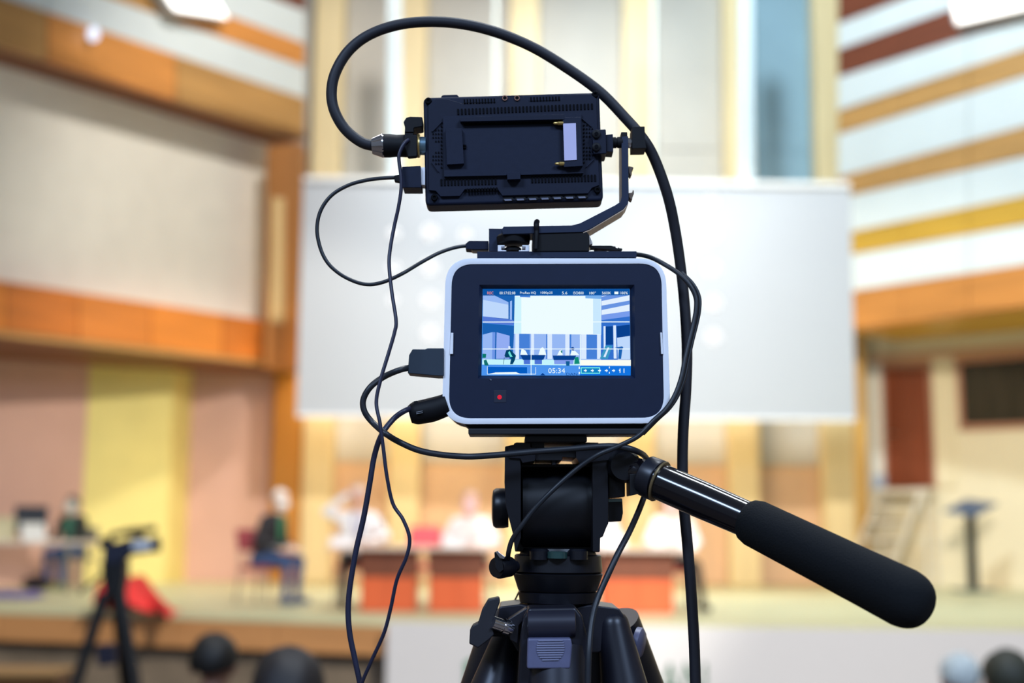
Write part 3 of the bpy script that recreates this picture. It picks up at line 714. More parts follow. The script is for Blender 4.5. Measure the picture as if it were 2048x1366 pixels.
o = obj('jacket_body', (jv, jf), REDJ, jk, 80); o.modifiers.new('t', 'SOLIDIFY').thickness = 0.012
a = WZ(270, 1215, ST); b = WZ(335, 1236, ST)
obj('sleeve', tube([a + Vector((0, 0.1, 0.25)), a.lerp(b, 0.5) + Vector((0, 0.06, 0.12)), b + Vector((0, 0.06, 0.045))], [0.09, 0.075, 0.045], 12), REDJ, jk, 60)

# ---- lectern and stairs on the right
c = WZ(1946, 1183, ST)
lc = thing('lectern', (c.x, c.y, ST), 'lectern with slanted blue-grey top on a black post by the right wall', 'lectern')
Yl = c.y
LTOP = mat('lectern_top', (86, 108, 140), 0.35)
tp = [W(1888, 1021, Yl - 0.25), W(1952, 1030, Yl - 0.28), W(1996, 1006, Yl + 0.15), W(1932, 998, Yl + 0.15)]
obj('reading_top', prism(tp, (0, 0, -0.025)), LTOP, lc, bev=0.004)
pm = sum(tp, Vector()) / 4
obj('post', prism([Vector((pm.x - 0.06, Yl - 0.05, pm.z - 0.03)), Vector((pm.x + 0.06, Yl - 0.05, pm.z - 0.03)), Vector((c.x + 0.07, Yl - 0.05, ST + 0.03)), Vector((c.x - 0.05, Yl - 0.05, ST + 0.03))], (0, 0.1, 0)), mat('black_post', (38, 40, 38), 0.5), lc, bev=0.005)
obj('foot_plate', box((c.x, Yl, ST + 0.016), (0.5, 0.42, 0.03)), mat('foot_blue_grey', (96, 112, 110), 0.5), lc, bev=0.006)
# white stairs up to the raised door
WST = mat('white_painted_steel', (236, 230, 218), 0.5)
pw = WP(1818, 980, shift(RL, -0.05)); zp = pw.z
sx = Vector((0.797, -0.605, 0)); sn = nR.copy()
st = thing('step_stairs', (pw.x, pw.y - 0.6, ST), 'white open steps leading up to the red-brown door', 'stairs')
A = pw + sn * 0.04
pts = [A - sx * 0.34, A + sx * 0.45, A + sx * 0.45 + sn * 0.45, A - sx * 0.34 + sn * 0.45]
obj('landing', prism([Vector((p.x, p.y, zp)) for p in pts], (0, 0, -0.07)), WST, st, bev=0.006)
f0 = Vector(((pts[2] + pts[3]) / 2)); dirn = Vector((-0.62, -0.5, 0)).normalized(); sd = Vector((dirn.y, -dirn.x, 0))
H_ = zp - ST; run = 0.95
for s in (-1, 1):
    a = f0 + sd * s * 0.38; a = Vector((a.x, a.y, zp - 0.04)); b = Vector((a.x, a.y, ST + 0.001)) + dirn * run
    obj('stringer', prism([a + Vector((0, 0, 0.06)), b + Vector((0, 0, 0.12)), b, a + Vector((0, 0, -0.10))], sd * 0.04 * -s), WST, st, bev=0.004)
for k in range(1, 6):
    z = ST + H_ * (1 - k / 6); p = f0 + dirn * run * k / 6
    q = [p + sd * 0.36 - dirn * 0.09, p - sd * 0.36 - dirn * 0.09, p - sd * 0.36 + dirn * 0.10, p + sd * 0.36 + dirn * 0.10]
    obj('tread', prism([Vector((v.x, v.y, z)) for v in q], (0, 0, -0.035)), WST, st, bev=0.004)
for p in pts:
    p2 = A.lerp(p, 0.0) + (p - A) * 0.92
    obj('leg', tube([Vector((p2.x, p2.y, zp - 0.07)), Vector((p2.x, p2.y, ST + 0.001))], 0.022, 8), WST, st, 50)

# ================================================================== IN THE AUDIENCE
# video camera on tripod
YV = 8.0
vt = thing('video_camera_tripod', (W(225, 1200, YV).x, YV, 0.0), 'camcorder on a black tripod in front of the stage at left', 'camcorder')
VB = mat('camcorder_black', (15, 15, 19), 0.5); VN = mat('camcorder_navy', (30, 35, 58), 0.45)
cb_ = obj('camcorder_body', pxprism([(206, 1092), (262, 1076), (292, 1078), (292, 1106), (250, 1112), (236, 1128), (204, 1128)], YV - 0.07, YV + 0.09, r=5), VN, vt, bev=0.008)
obj('lens', lathe(W(288, 1092, YV), W(318, 1088, YV), [(0, 0.035), (0.5, 0.035), (0.52, 0.045), (1, 0.05), (1, 0.03), (0.9, 0.01)], 20), VB, cb_, 40)
obj('flip_screen', pxprism([(264, 1082), (302, 1080), (302, 1099), (264, 1101)], YV - 0.12, YV - 0.10, r=2), mat('flip_screen_white', (226, 232, 244), 0.3), cb_, bev=0.003)
obj('top_handle', tube(path(ident, [(222, 1086), (224, 1070), (250, 1066), (280, 1070), (284, 1080)], YV), 0.016, 10), VB, cb_, 50)
obj('shotgun_mic', tube(path(ident, [(246, 1064), (312, 1057)], YV - 0.03), 0.02, 12), VB, cb_, 50)
obj('viewfinder', pxprism([(196, 1078), (222, 1074), (222, 1094), (198, 1098)], YV - 0.04, YV + 0.03, r=3), VB, cb_, bev=0.005)
obj('tripod_head', pxprism([(200, 1124), (250, 1122), (248, 1160), (242, 1192), (208, 1192)], YV - 0.05, YV + 0.06, r=4), VB, vt, bev=0.01)
obj('pan_bar', tube(path(ident, [(222, 1140), (180, 1168, YV - 0.2), (160, 1184, YV - 0.28)], YV), 0.011, 10), VB, vt, 50)
fz = lambda x, y: Vector((W(225, 1200, YV).x + x, YV + y, 0.012))
for x, y in ((-0.42, -0.30), (0.46, -0.16), (0.10, 0.52)):
    tp_ = W(226, 1186, YV); f = fz(x, y)
    lg = obj('leg', tube([tp_ + Vector((x * 0.09, y * 0.09, 0)), tp_.lerp(f, 0.5), f], [0.038, 0.032, 0.02], 10), VB, vt, 50)
    obj('leg_clamp', tube([tp_.lerp(f, 0.47), tp_.lerp(f, 0.53)], 0.042, 10), VB, lg, 50)
    obj('rubber_foot', ellip(f + Vector((0, 0, 0.008)), (0.03, 0.03, 0.02), 12, 8), VB, lg, 60)
obj('battery_pack', pxprism([(192, 1290), (228, 1288), (230, 1330), (194, 1334)], YV - 0.12, YV - 0.04, r=4), mat('navy_pack', (30, 30, 52), 0.6), vt, bev=0.006)

# wooden desk rail at the lower left
c0 = W(-420, 1338, 8.7); c1 = W(114, 1346, 8.7)
dk = thing('wooden_desk', ((c0.x + c1.x) / 2, 8.9, 0), 'brown wooden desk at the lower left corner', 'desk')
DW = mat('desk_wood', (120, 76, 34), 0.45, var=0.12, kind='wood_h', scale=4)
zt_ = c1.z
obj('desk_top', box(((c0.x + c1.x) / 2, 8.9, zt_ - 0.015), (c1.x - c0.x, 0.42, 0.03)), mat('desk_top_wood', (176, 136, 84), 0.4, kind='wood_h', scale=4), dk, bev=0.006)
obj('front_panel', box(((c0.x + c1.x) / 2 - 0.02, 8.75, zt_ / 2 - 0.01), (c1.x - c0.x - 0.06, 0.03, zt_ - 0.04)), DW, dk, bev=0.004)
for x in (c0.x + 0.04, c1.x - 0.05):
    obj('side_panel', box((x, 8.92, zt_ / 2 - 0.014), (0.035, 0.3, zt_ - 0.03)), DW, dk, bev=0.004)

# spectators seen from behind
def spectator(label, px, ytop, Y, zf, top, hair, skin=(150, 110, 92), bald=False, long=False, sc=1.0, seat_lab=''):
    ztop = W(px, ytop, Y).z; s = (ztop - zf) / 1.36
    loc = Vector((W(px, ytop, Y).x, Y - 0.02, zf))
    make_chair('auditorium_chair', seat_lab, loc, math.pi, (70, 50, 44), DSTEEL, 'auditorium chairs', s)
    return person(label, loc, math.pi, top, (50, 48, 54), skin, hair, scale=s, lean=0.0, bald=bald, hair_long=long, group='spectators seen from behind')
spectator('spectator with short black hair seen from behind, smaller and further left of two', 430, 1262, 5.3, 0.13, (62, 56, 62), (15, 12, 12), seat_lab='chair of the smaller dark-haired spectator at lower left')
spectator('spectator with dark purple-black hair seen from behind, nearest at the bottom edge', 578, 1288, 3.45, 0.27, (130, 120, 130), (20, 15, 20), long=True, seat_lab='chair of the nearest dark-haired spectator at the bottom edge')
spectator('spectator with silver-grey hair seen from behind at the lower right', 1918, 1303, 5.9, 0.13, (120, 104, 96), (196, 206, 208), (190, 140, 118), seat_lab='chair of the silver-haired spectator at lower right')
spectator('spectator with dark green cap-like hair in the lower right corner', 2012, 1294, 5.1, 0.13, (30, 44, 44), (48, 50, 40), (150, 110, 90), seat_lab='chair of the spectator in the lower right corner')

# ================================================================== FOREGROUND RIG
ZF = 0.40      # floor under the tripod
PLA = mat('matte_black_plastic', (20, 28, 50), 0.55, var=0.06, scale=200, spec=0.22, bump=0.05)
PLB = mat('black_plastic_raised', (18, 25, 46), 0.55, var=0.06, scale=200, spec=0.22)
PLD = mat('deep_black_plastic', (12, 13, 19), 0.6, var=0.05, scale=200, spec=0.25)
VENT = mat('vent_black', (9, 10, 16), 0.8, spec=0.1)
ARMM = mat('anodised_arm', (30, 42, 68), 0.42, 0.3, var=0.05, scale=200)
SILV = mat('lavender_silver', (244, 244, 250), 0.5, 0.0, var=0.02, scale=60)
LABEL = mat('silver_label', (198, 192, 226), 0.5, 0.2, var=0.02)
GOLDM = mat('gold_contact', (214, 180, 110), 0.3, 0.9)
COPP = mat('copper_thread', (150, 110, 96), 0.4, 0.9)
CHROME = mat('chrome', (214, 212, 220), 0.12, 1.0)
RUB = mat('black_rubber_cable', (34, 34, 42), 0.55, var=0.05, scale=200, spec=0.4)
CAB = mat('thin_black_cable', (30, 34, 42), 0.45, var=0.05, scale=200)
CABB = mat('navy_black_cable', (36, 38, 62), 0.4, var=0.05, scale=200)

# ---- field monitor seen from behind
fm = thing('field_monitor', W(1028, 405, 1.014), 'black field monitor seen from behind above the camera', 'monitor')
obj('body', pxprism([(106, 138), (1521, 96), (1554, 970), (124, 1008)], 1.000, 1.024, zB, 11), PLA, fm, bev=0.0022)
obj('back_cover', pxprism([(146, 205), (206, 150), (300, 152), (420, 190), (690, 182), (735, 128), (900, 122), (945, 172), (1200, 165), (1240, 118), (1450, 112), (1498, 150), (1522, 845), (1462, 868), (1432, 912), (742, 930), (700, 872), (440, 880), (402, 932), (245, 936), (206, 892), (152, 886)], 0.9975, 1.001, zB, 1.2), PLB, fm, bev=0.0005)
for x, y in ((147, 168), (1488, 116), (196, 944), (1506, 884)):
    p = W(*zB(x, y), 0.9985)
    s_ = obj('corner_screw', lathe(p + Vector((0, 0.004, 0)), p - Vector((0, 0.0012, 0)), [(0, 0.0026), (0.9, 0.0026), (1, 0.0022), (1, 0.0012), (0.8, 0.001)], 16), VENT, fm, 40)
def slots(xl, xr, yl, yr, wd, h, n, skew=0):
    out = []
    for k in range(n):
        u = k / (n - 1); x = xl + (xr - xl) * u; y = yl + (yr - yl) * u
        out.append(pxprism([(x, y), (x + wd, y), (x + wd + 2, y + h), (x + 2, y + h)], 0.9966, 0.9980, zB))
    return out
sv = slots(380, 1455, 232, 188, 13, 44, 38) + slots(430, 670, 155, 148, 13, 32, 11) + slots(965, 1190, 138, 132, 13, 30, 10) + slots(245, 680, 795, 785, 13, 52, 17) + slots(975, 1480, 772, 760, 13, 52, 20) + slots(455, 690, 872, 862, 12, 26, 11)
tag(obj('vent_slots', join(*sv), VENT, fm), kind='stuff')  # raised black bars; the dark depth of the slots is painted
dots = []
for side in (0, 1):
    for j in range(12):
        for k in range(4):
            wmax = 1 - abs(j - 2.5) / 3.2 if j < 6 else 1 - abs(j - 8.5) / 3.2
            if k / 4 < wmax:
                x = (245 - 22 * k) if side == 0 else (1392 + 22 * k); y = (370 + 30 * j) if side == 0 else (330 + 30 * j)
                dots.append(pxprism([(x, y), (x + 9, y - 6), (x + 14, y + 4), (x + 5, y + 11)], 0.9968, 0.9980, zB))
tag(obj('dot_relief', join(*dots), VENT, fm), kind='stuff')
for q in ([(172, 412), (255, 328), (258, 336), (182, 414)], [(178, 660), (232, 735), (226, 738), (172, 662)], [(1380, 300), (1462, 372), (1456, 376), (1376, 306)], [(1478, 640), (1420, 700), (1416, 694), (1470, 636)]):
    obj('chevron_ridge', pxprism(q, 0.9962, 0.998, zB), PLB, fm)
bp_ = obj('battery_plate', pxprism([(266, 292), (1376, 262), (1394, 748), (890, 762), (780, 765), (274, 776)], 0.9945, 0.998, zB, 1.0), PLA, fm, bev=0.0005)
obj('slide_block', pxprism([(284, 392), (416, 386), (434, 672), (296, 680)], 0.9905, 0.995, zB, 1.0), PLA, bp_, bev=0.0006)
obj('top_rail', pxprism([(400, 300), (1240, 276), (1240, 316), (404, 334)], 0.9895, 0.995, zB, 0.6), PLB, bp_, bev=0.0006)
obj('rail_shade_strip', pxprism([(416, 332), (1226, 316), (1228, 350), (436, 366)], 0.9938, 0.995, zB), VENT, bp_)  # dark strip painting the shade below the top rail
obj('contact_block', pxprism([(1226, 300), (1372, 296), (1388, 690), (1238, 700)], 0.9900, 0.995, zB, 1.0), PLA, bp_, bev=0.0006)
obj('silver_label', pxprism([(1231, 350), (1333, 346), (1340, 641), (1240, 647)], 0.9893, 0.9905, zB, 0.8), LABEL, bp_)
for x0, x1, y in ((1150, 1232, 348), (1164, 1240, 673)):
    a = W(*zB(x0, y), 0.9915); b = W(*zB(x1, y), 0.9915)
    obj('contact_pin', lathe(a, b, [(0, 0.0004), (0.12, 0.0011), (0.45, 0.0013), (0.5, 0.0017), (1, 0.0017)], 12), GOLDM, bp_, 40)
for y in (526, 544):
    a = W(*zB(410, y), 0.9935); b = W(*zB(452, y), 0.9935)
    obj('terminal', lathe(a, b, [(0, 0.0007), (1, 0.0007)], 8), VENT, bp_, 40)
obj('release_latch', pxprism([(778, 744), (888, 740), (888, 796), (782, 800)], 0.9915, 0.998, zB, 1.0), PLA, fm, bev=0.0008)
for x in (762, 860):
    p = W(*zB(x, 146), 0.9972)
    k = obj('threaded_hole', lathe(p + Vector((0, 0.002, 0)), p - Vector((0, 0.0008, 0)), [(0, 0.0021), (1, 0.0021), (1, 0.0014), (0.2, 0.0013)], 18), COPP, fm, 40)
    obj('hole_core', lathe(p + Vector((0, 0.001, 0)), p - Vector((0, 0.0003, 0)), [(0, 0.0013), (1, 0.0013)], 14), VENT, k)
obj('top_button', pxprism([(250, 132), (262, 120), (378, 116), (396, 136), (390, 146), (250, 150)], 1.002, 1.016, zB), PLB, fm, bev=0.0006)
for k in range(7):
    x = 752 + k * 99; y = 962 - k * 3.6
    obj('chevron_mark', pxprism([(x, y - 16), (x + 72, y - 18), (x + 86, y - 2), (x + 66, y + 12), (x + 10, y + 14), (x - 8, y)], 0.9990, 1.0005, zB), PLD, fm)
    obj('chevron_edge', pxprism([(x + 4, y - 4), (x + 62, y - 6), (x + 66, y + 8), (x + 12, y + 10)], 0.9984, 0.9995, zB), mat('chevron_grey', (108, 110, 130), 0.5), fm)
# side mounting block, screws, stud
mb = obj('mount_block', pxprism([(1460, 402), (1574, 394), (1580, 590), (1474, 596)], 0.9925, 1.016, zB, 2.5), PLB, fm, bev=0.001)
for y in (438, 541):
    p = W(*zB(1497, y), 0.9925)
    k = obj('hex_screw', lathe(p + Vector((0, 0.002, 0)), p - Vector((0, 0.002, 0)), [(0, 0.0033), (0.9, 0.0033), (1, 0.0028)], 18), PLD, mb, 40)
    obj('hex_socket', lathe(p - Vector((0, 0.0018, 0)), p - Vector((0, 0.0024, 0)), [(0, 0.0016), (1, 0.0016)], 6), VENT, mb)
obj('mount_nut', pxprism([(1574, 440), (1630, 434), (1634, 578), (1580, 574)], 0.996, 1.012, zB, 1), PLB, fm, bev=0.0008)
a = W(*zB(1628, 505), 1.004); b = W(*zB(1708, 502), 1.004)
obj('stud', lathe(a, b, [(0, 0.0043), (0.35, 0.0043), (0.37, 0.0036), (0.45, 0.0036), (0.47, 0.0043), (1, 0.0043)], 18), PLD, fm, 40)

# ---- bent monitor arm
ar = thing('bent_bracket', W(1040, 465, 1.02), 'bent black metal bracket carrying the field monitor above the camera', 'bracket')
armp = [(1700, 455), (1754, 450), (1758, 955), (1750, 995), (1715, 1038), (1445, 1200), (1385, 1222), (745, 1240), (735, 1205), (752, 1178), (1300, 1168), (1368, 1150), (1645, 1008), (1688, 980), (1702, 935)]
obj('bent_bar', pxprism(armp, 1.000, 1.026, zB, 1.5), ARMM, ar, bev=0.0008)
obj('lit_underside', pxprism([(1758, 968), (1751, 1002), (1718, 1046), (1446, 1208), (1392, 1230), (1392, 1224), (1444, 1200), (1714, 1038), (1748, 996)], 1.0006, 1.0258, zB), mat('stage_lit_beige', (206, 184, 166), 0.45, 0.2), ar)  # pale strip painting the stage light on the bar's underside
obj('bar_cap', pxprism([(1697, 418), (1746, 418), (1748, 456), (1700, 457)], 1.001, 1.012, zB, 1), PLD, ar, bev=0.0006)
obj('hook', pxprism([(1757, 690), (1775, 694), (1796, 700), (1796, 712), (1784, 716), (1782, 764), (1772, 772), (1757, 740)], 1.004, 1.014, zB), mat('hook_metal', (120, 104, 92), 0.4, 0.5), ar, bev=0.0004)
obj('hook', pxprism([(1757, 908), (1788, 904), (1790, 884), (1800, 886), (1800, 918), (1790, 924), (1786, 962), (1770, 956), (1757, 940)], 1.004, 1.014, zB), mat('hook_metal', (120, 104, 92), 0.4, 0.5), ar, bev=0.0004)
a = W(*zB(1752, 508), 1.006); b = W(*zB(1790, 507), 1.006)
obj('arm_stud', lathe(a, b, [(0, 0.0040), (0.5, 0.0040), (0.52, 0.0034), (1, 0.0034)], 18), CHROME, ar, 40)
obj('cable_clip', pxprism([(1784, 374), (1886, 372), (1888, 470), (1900, 548), (1786, 550)], 0.999, 1.018, zB, 1.2), PLD, ar, bev=0.0010)
obj('cable_tie', tube(path(zH, [(815, 118, 0.999), (812, 60, 0.9985), (815, 26, 1.004), (820, 20, 1.012)], 1.0), 0.0021, 10), PLD, ar, 50)
obj('cable_tie_tail', tube(path(zH, [(815, 110, 0.999), (812, 200, 0.9985), (806, 330, 0.9985)], 1.0), 0.0019, 10), PLD, ar, 50)

# ---- cinema camera body
cc = thing('cinema_camera', W(1113, 855, 1.03), 'black cinema camera with silver rim and lit rear screen on the tripod', 'camera')
sil = [(98, 238), (1462, 238), (1496, 1262), (74, 1268)]
rim_o = roundpoly(cv(zC, sil), 56, 12); rim_i = roundpoly(cv(zC, [(137, 274), (1436, 270), (1454, 1228), (116, 1232)]), 44, 12)
N = len(rim_o)
V = [W(x, y, 1.0004) for x, y in rim_o] + [W(x, y, 0.9999) for x, y in [((a[0] + b[0]) / 2, (a[1] + b[1]) / 2) for a, b in zip(rim_o, rim_i)]] + [W(x, y, 1.0003) for x, y in rim_i]
V += [v + Vector((0, 0.009, 0)) for v in V[:N]] + [v + Vector((0, 0.004, 0)) for v in V[2 * N:3 * N]]
F = []
for i in range(N):
    j = (i + 1) % N
    F += [(i, j, N + j, N + i), (N + i, N + j, 2 * N + j, 2 * N + i), (3 * N + i, 3 * N + j, j, i), (2 * N + i, 2 * N + j, 4 * N + j, 4 * N + i), (4 * N + i, 4 * N + j, 3 * N + j, 3 * N + i)]
obj('silver_rim', (V, F), SILV, cc, 40)
bk = roundpoly(cv(zC, [(106, 246), (1454, 246), (1486, 1254), (84, 1260)]), 54, 10)
obj('housing', prism([W(x, y, 1.010) for x, y in bk], (0, 0.060, 0)), PLD, cc, bev=0.002)
lp0 = W(1113, 690, 1.07)
obj('lens_mount', lathe(lp0, lp0 + Vector((0, 0.012, 0)), [(0, 0.034), (1, 0.034)], 32), SILV, cc, 40)
obj('lens_barrel', lathe(lp0 + Vector((0, 0.012, 0)), lp0 + Vector((0, 0.10, 0)), [(0, 0.031), (0.4, 0.031), (0.42, 0.034), (0.8, 0.034), (0.82, 0.036), (1, 0.037), (1, 0.030), (0.9, 0.02), (0.85, 0.0)], 36), PLD, cc, 40)
# face with a recessed opening for the screen
fo = roundpoly(cv(zC, [(137, 274), (1436, 270), (1454, 1228), (116, 1232)]), 44, 12)
hole = cv(zC, [(306, 402), (1270, 402), (1274, 984), (298, 984)])
FACE = mat('camera_face', (21, 31, 56), 0.48, var=0.04, scale=120, spec=0.28)
bm = bmesh.new()
ov = [bm.verts.new(W(x, y, 1.0008)) for x, y in fo]; hv = [bm.verts.new(W(x, y, 1.0008)) for x, y in hole]
es = [bm.edges.new((ov[i], ov[(i + 1) % len(ov)])) for i in range(len(ov))] + [bm.edges.new((hv[i], hv[(i + 1) % 4])) for i in range(4)]
bmesh.ops.triangle_fill(bm, edges=es, use_beauty=True)
hb = [bm.verts.new(W(x, y, 1.0048)) for x, y in cv(zC, [(330, 432), (1245, 430), (1252, 964), (318, 966)])]
for i in range(4): bm.faces.new((hv[i], hv[(i + 1) % 4], hb[(i + 1) % 4], hb[i]))
bm.faces.new(hb)
bm.verts.ensure_lookup_table(); bm.verts.index_update()
FV = [v.co.copy() for v in bm.verts]; FF = [tuple(v.index for v in f.verts) for f in bm.faces]; bm.free()
obj('rear_face', (FV, FF), FACE, cc)
rbn = obj('record_button', pxprism([(396, 1056), (474, 1056), (474, 1134), (396, 1136)], 1.0006, 1.003, zC, 2), mat('button_black', (20, 29, 52), 0.5), cc, bev=0.0003)
p = W(*zC(432, 1100), 1.0005)
obj('red_dot', lathe(p + Vector((0, 0.0005, 0)), p - Vector((0, 0.0001, 0)), [(0, 0.0017), (1, 0.0017)], 18), mat('record_red', (236, 44, 70), emit=0.8), rbn)
for q in ([(130, 700), (145, 700), (143, 832), (122, 832)], [(1430, 698), (1441, 698), (1449, 832), (1436, 832)]):
    obj('strap_lug', pxprism(q, 0.9990, 1.003, zC, 1), SILV, cc, bev=0.0003)
obj('scuff_mark', pxprism([(372, 984), (384, 990), (380, 998), (370, 990)], 1.0002, 1.001, zC), mat('scuff', (96, 104, 120), 0.6), cc)
# the lit screen picture
lcdp = obj('rear_screen', pxprism([(148, 104), (1868, 104), (1880, 1118), (134, 1118)], 1.0044, 1.0047, zD), mat('lcd_base', (66, 140, 226), emit=1.0), cc)
LM = []; LV, LF, LI = [], [], []; lay = [0]
def lcol(c):
    m = mat('lcd_%d_%d_%d' % c, c, emit=1.0)
    if m not in LM: LM.append(m)
    return LM.index(m)
def lp_(pts, c, conv=zD):
    lay[0] += 1; k = len(LV); Y = 1.00438 - 1.2e-5 * lay[0]
    for x, y in pts: LV.append(W(*conv(x, y), Y))
    LF.append(tuple(range(k, k + len(pts)))); LI.append(lcol(c))
def lt_(s, x0, x1, y0, y1, c):
    lay[0] += 1; Y = 1.00438 - 1.2e-5 * lay[0]; tv, tf = text_vf(s, 1.0)
    mn, mx = min(v.x for v in tv), max(v.x for v in tv); b0, b1 = min(v.y for v in tv), max(v.y for v in tv); k = len(LV)
    for v in tv: LV.append(W(*zD(x0 + (x1 - x0) * (v.x - mn) / (mx - mn), y1 - (y1 - y0) * (v.y - b0) / (b1 - b0)), Y))
    for f in tf: LF.append(tuple(i + k for i in f)); LI.append(lcol(c))
D1, D2, D3 = (8, 64, 142), (26, 98, 180), (70, 128, 216)
P_1, P_2, P_3, WH = (150, 184, 244), (190, 216, 252), (218, 234, 255), (238, 253, 255)
lp_([(150, 180), (520, 180), (520, 500), (150, 500)], D2)
lp_([(152, 180), (285, 180), (450, 285), (450, 455), (150, 425)], P_2)
lp_([(152, 180), (285, 180), (450, 260), (450, 290), (152, 232)], P_1)
lp_([(468, 250), (492, 240), (490, 470), (466, 465)], P_1)
lp_([(150, 425), (510, 468), (510, 530), (150, 502)], (86, 122, 214))
lp_([(148, 505), (516, 536), (516, 930), (146, 930)], D2)
lp_([(148, 640), (262, 610), (258, 930), (146, 930)], P_1); lp_([(262, 610), (296, 612), (290, 930), (258, 930)], (110, 150, 230))
lp_([(312, 612), (464, 652), (462, 922), (304, 922)], (146, 172, 242))
lp_([(516, 620), (1536, 632), (1536, 940), (500, 932)], P_1)
for a, b, c in ((530, 575, P_3), (575, 700, D3), (715, 750, P_3), (890, 905, D3), (905, 960, P_3), (1115, 1165, P_3), (1165, 1185, D3), (1300, 1360, P_3), (1365, 1485, D3), (1488, 1530, P_3)):
    lp_([(a, 628), (b, 630), (b, 925), (a, 925)], c)
lp_([(524, 184), (1536, 184), (1536, 640), (514, 628)], WH); lp_([(524, 196), (600, 200), (600, 628), (514, 626)], (206, 244, 254)); lp_([(1440, 214), (1530, 220), (1535, 636), (1440, 634)], (200, 232, 254))
lp_([(585, 182), (705, 184), (705, 204), (585, 200)], D3); lp_([(1350, 182), (1536, 182), (1536, 222), (1350, 214)], (120, 176, 236))
lp_([(1536, 180), (1868, 180), (1872, 480), (1536, 500)], (104, 148, 226))
for q in ([(1540, 246), (1866, 178), (1867, 240), (1540, 300)], [(1540, 352), (1866, 286), (1867, 362), (1540, 408)], [(1540, 190), (1600, 180), (1540, 200)]): lp_(q, (226, 240, 255))
lp_([(1538, 408), (1868, 364), (1868, 425), (1538, 470)], (120, 156, 236))
lp_([(1538, 470), (1870, 425), (1876, 936), (1530, 930)], (50, 112, 206))
lp_([(1562, 540), (1586, 538), (1586, 900), (1566, 900)], P_3); lp_([(1588, 544), (1672, 540), (1676, 756), (1590, 758)], D1); lp_([(1676, 532), (1708, 530), (1716, 920), (1682, 920)], P_3)
lp_([(1714, 540), (1870, 522), (1872, 654), (1720, 676)], D1); lp_([(1720, 676), (1872, 654), (1876, 930), (1730, 930)], P_2)
lp_([(1518, 922), (1586, 768), (1668, 768), (1612, 924)], (60, 152, 196)); lp_([(1560, 900), (1610, 790), (1630, 790), (1585, 905)], P_3)
lp_([(1690, 792), (1780, 776), (1796, 792), (1784, 802), (1768, 924), (1734, 924), (1742, 802)], D2)
lp_([(144, 928), (1882, 936), (1882, 1004), (142, 990)], (196, 244, 252)); lp_([(1286, 934), (1882, 934), (1882, 1004), (1286, 1002)], (252, 255, 244))
lp_([(142, 990), (1882, 1004), (1880, 1118), (134, 1118)], (76, 148, 238)); lp_([(1286, 1008), (1882, 1008), (1880, 1118), (1286, 1118)], (18, 116, 224))
lp_([(205, 1016), (668, 1020), (668, 1092), (205, 1096)], (4, 92, 194)); lp_([(215, 1100), (300, 1082), (540, 1078), (592, 1100)], WH)
lp_([(404, 884), (424, 822), (462, 812), (492, 836), (538, 884), (524, 940), (500, 986), (468, 986), (484, 906), (414, 908)], (4, 66, 104)); lp_([(446, 780), (460, 770), (474, 782), (470, 806), (452, 808)], P_3); lp_([(446, 850), (464, 830), (482, 872), (500, 900), (470, 900)], (110, 230, 220))
lp_([(398, 905), (404, 905), (394, 988), (388, 988)], (20, 90, 120)); lp_([(146, 862), (190, 864), (186, 910), (144, 912)], (10, 120, 110)); lp_([(160, 940), (190, 930), (220, 1000), (170, 1000)], (20, 110, 110))
for q in ([(588, 876), (604, 800), (620, 812), (650, 826), (676, 878)], [(800, 878), (824, 800), (852, 786), (872, 810), (892, 878)], [(1020, 882), (1046, 826), (1070, 816), (1086, 880)], [(1172, 882), (1190, 824), (1230, 830), (1282, 880)]): lp_(q, WH)
lp_([(1184, 790), (1206, 782), (1222, 800), (1214, 826), (1190, 822)], D1); lp_([(1060, 828), (1078, 824), (1082, 850), (1066, 852)], (20, 130, 120))
lp_([(590, 878), (882, 878), (858, 934), (618, 934)], D1); lp_([(628, 934), (704, 934), (704, 986), (630, 986)], (76, 116, 214)); lp_([(756, 934), (842, 934), (842, 986), (756, 986)], (76, 116, 214))
lp_([(968, 884), (1244, 884), (1216, 936), (978, 936)], D1); lp_([(984, 936), (1212, 936), (1208, 986), (986, 986)], (130, 158, 236)); lp_([(1120, 950), (1168, 950), (1164, 1004), (1126, 1004)], (16, 92, 150)); lp_([(1226, 905), (1268, 900), (1284, 980), (1220, 984)], (16, 140, 120))
for q in ([(148, 487), (1868, 485), (1868, 495), (148, 497)], [(148, 802), (1872, 802), (1872, 812), (148, 812)], [(711, 820), (719, 820), (719, 1110), (711, 1110)], [(1286, 640), (1296, 640), (1298, 1002), (1288, 1002)], [(200, 1010), (206, 1010), (206, 1104), (200, 1104)], [(200, 1098), (772, 1098), (772, 1104), (200, 1104)], [(766, 1020), (772, 1020), (772, 1104), (766, 1104)]):
    lp_(q, WH)
lp_([(150, 105), (1866, 105), (1866, 178), (150, 182)], (10, 82, 160))
for s, a, b, c in (('REC', 202, 274, (255, 150, 120)), ('00:17:02:08', 345, 530, WH), ('ProRes HQ', 586, 772, WH), ('1080p25', 826, 966, WH), ('5.6', 1076, 1138, WH), ('ISO800', 1208, 1330, WH), ('180°', 1396, 1472, WH), ('5600K', 1544, 1650, WH), ('100%', 1756, 1846, WH)):
    lt_(s, a, b, 136, 168, c)
lp_([(1690, 136), (1736, 136), (1736, 166), (1690, 166)], WH)
lp_([(1296, 1022), (1522, 1022), (1522, 1096), (1296, 1096)], (130, 255, 232)); lp_([(1306, 1032), (1512, 1032), (1512, 1086), (1306, 1086)], (14, 130, 196))
for x in (1350, 1432, 1516, 1596, 1680):
    lp_([(x - 18, 1054), (x, 1054), (x, 1040), (x + 18, 1060), (x, 1080), (x, 1066), (x - 18, 1066)], WH)
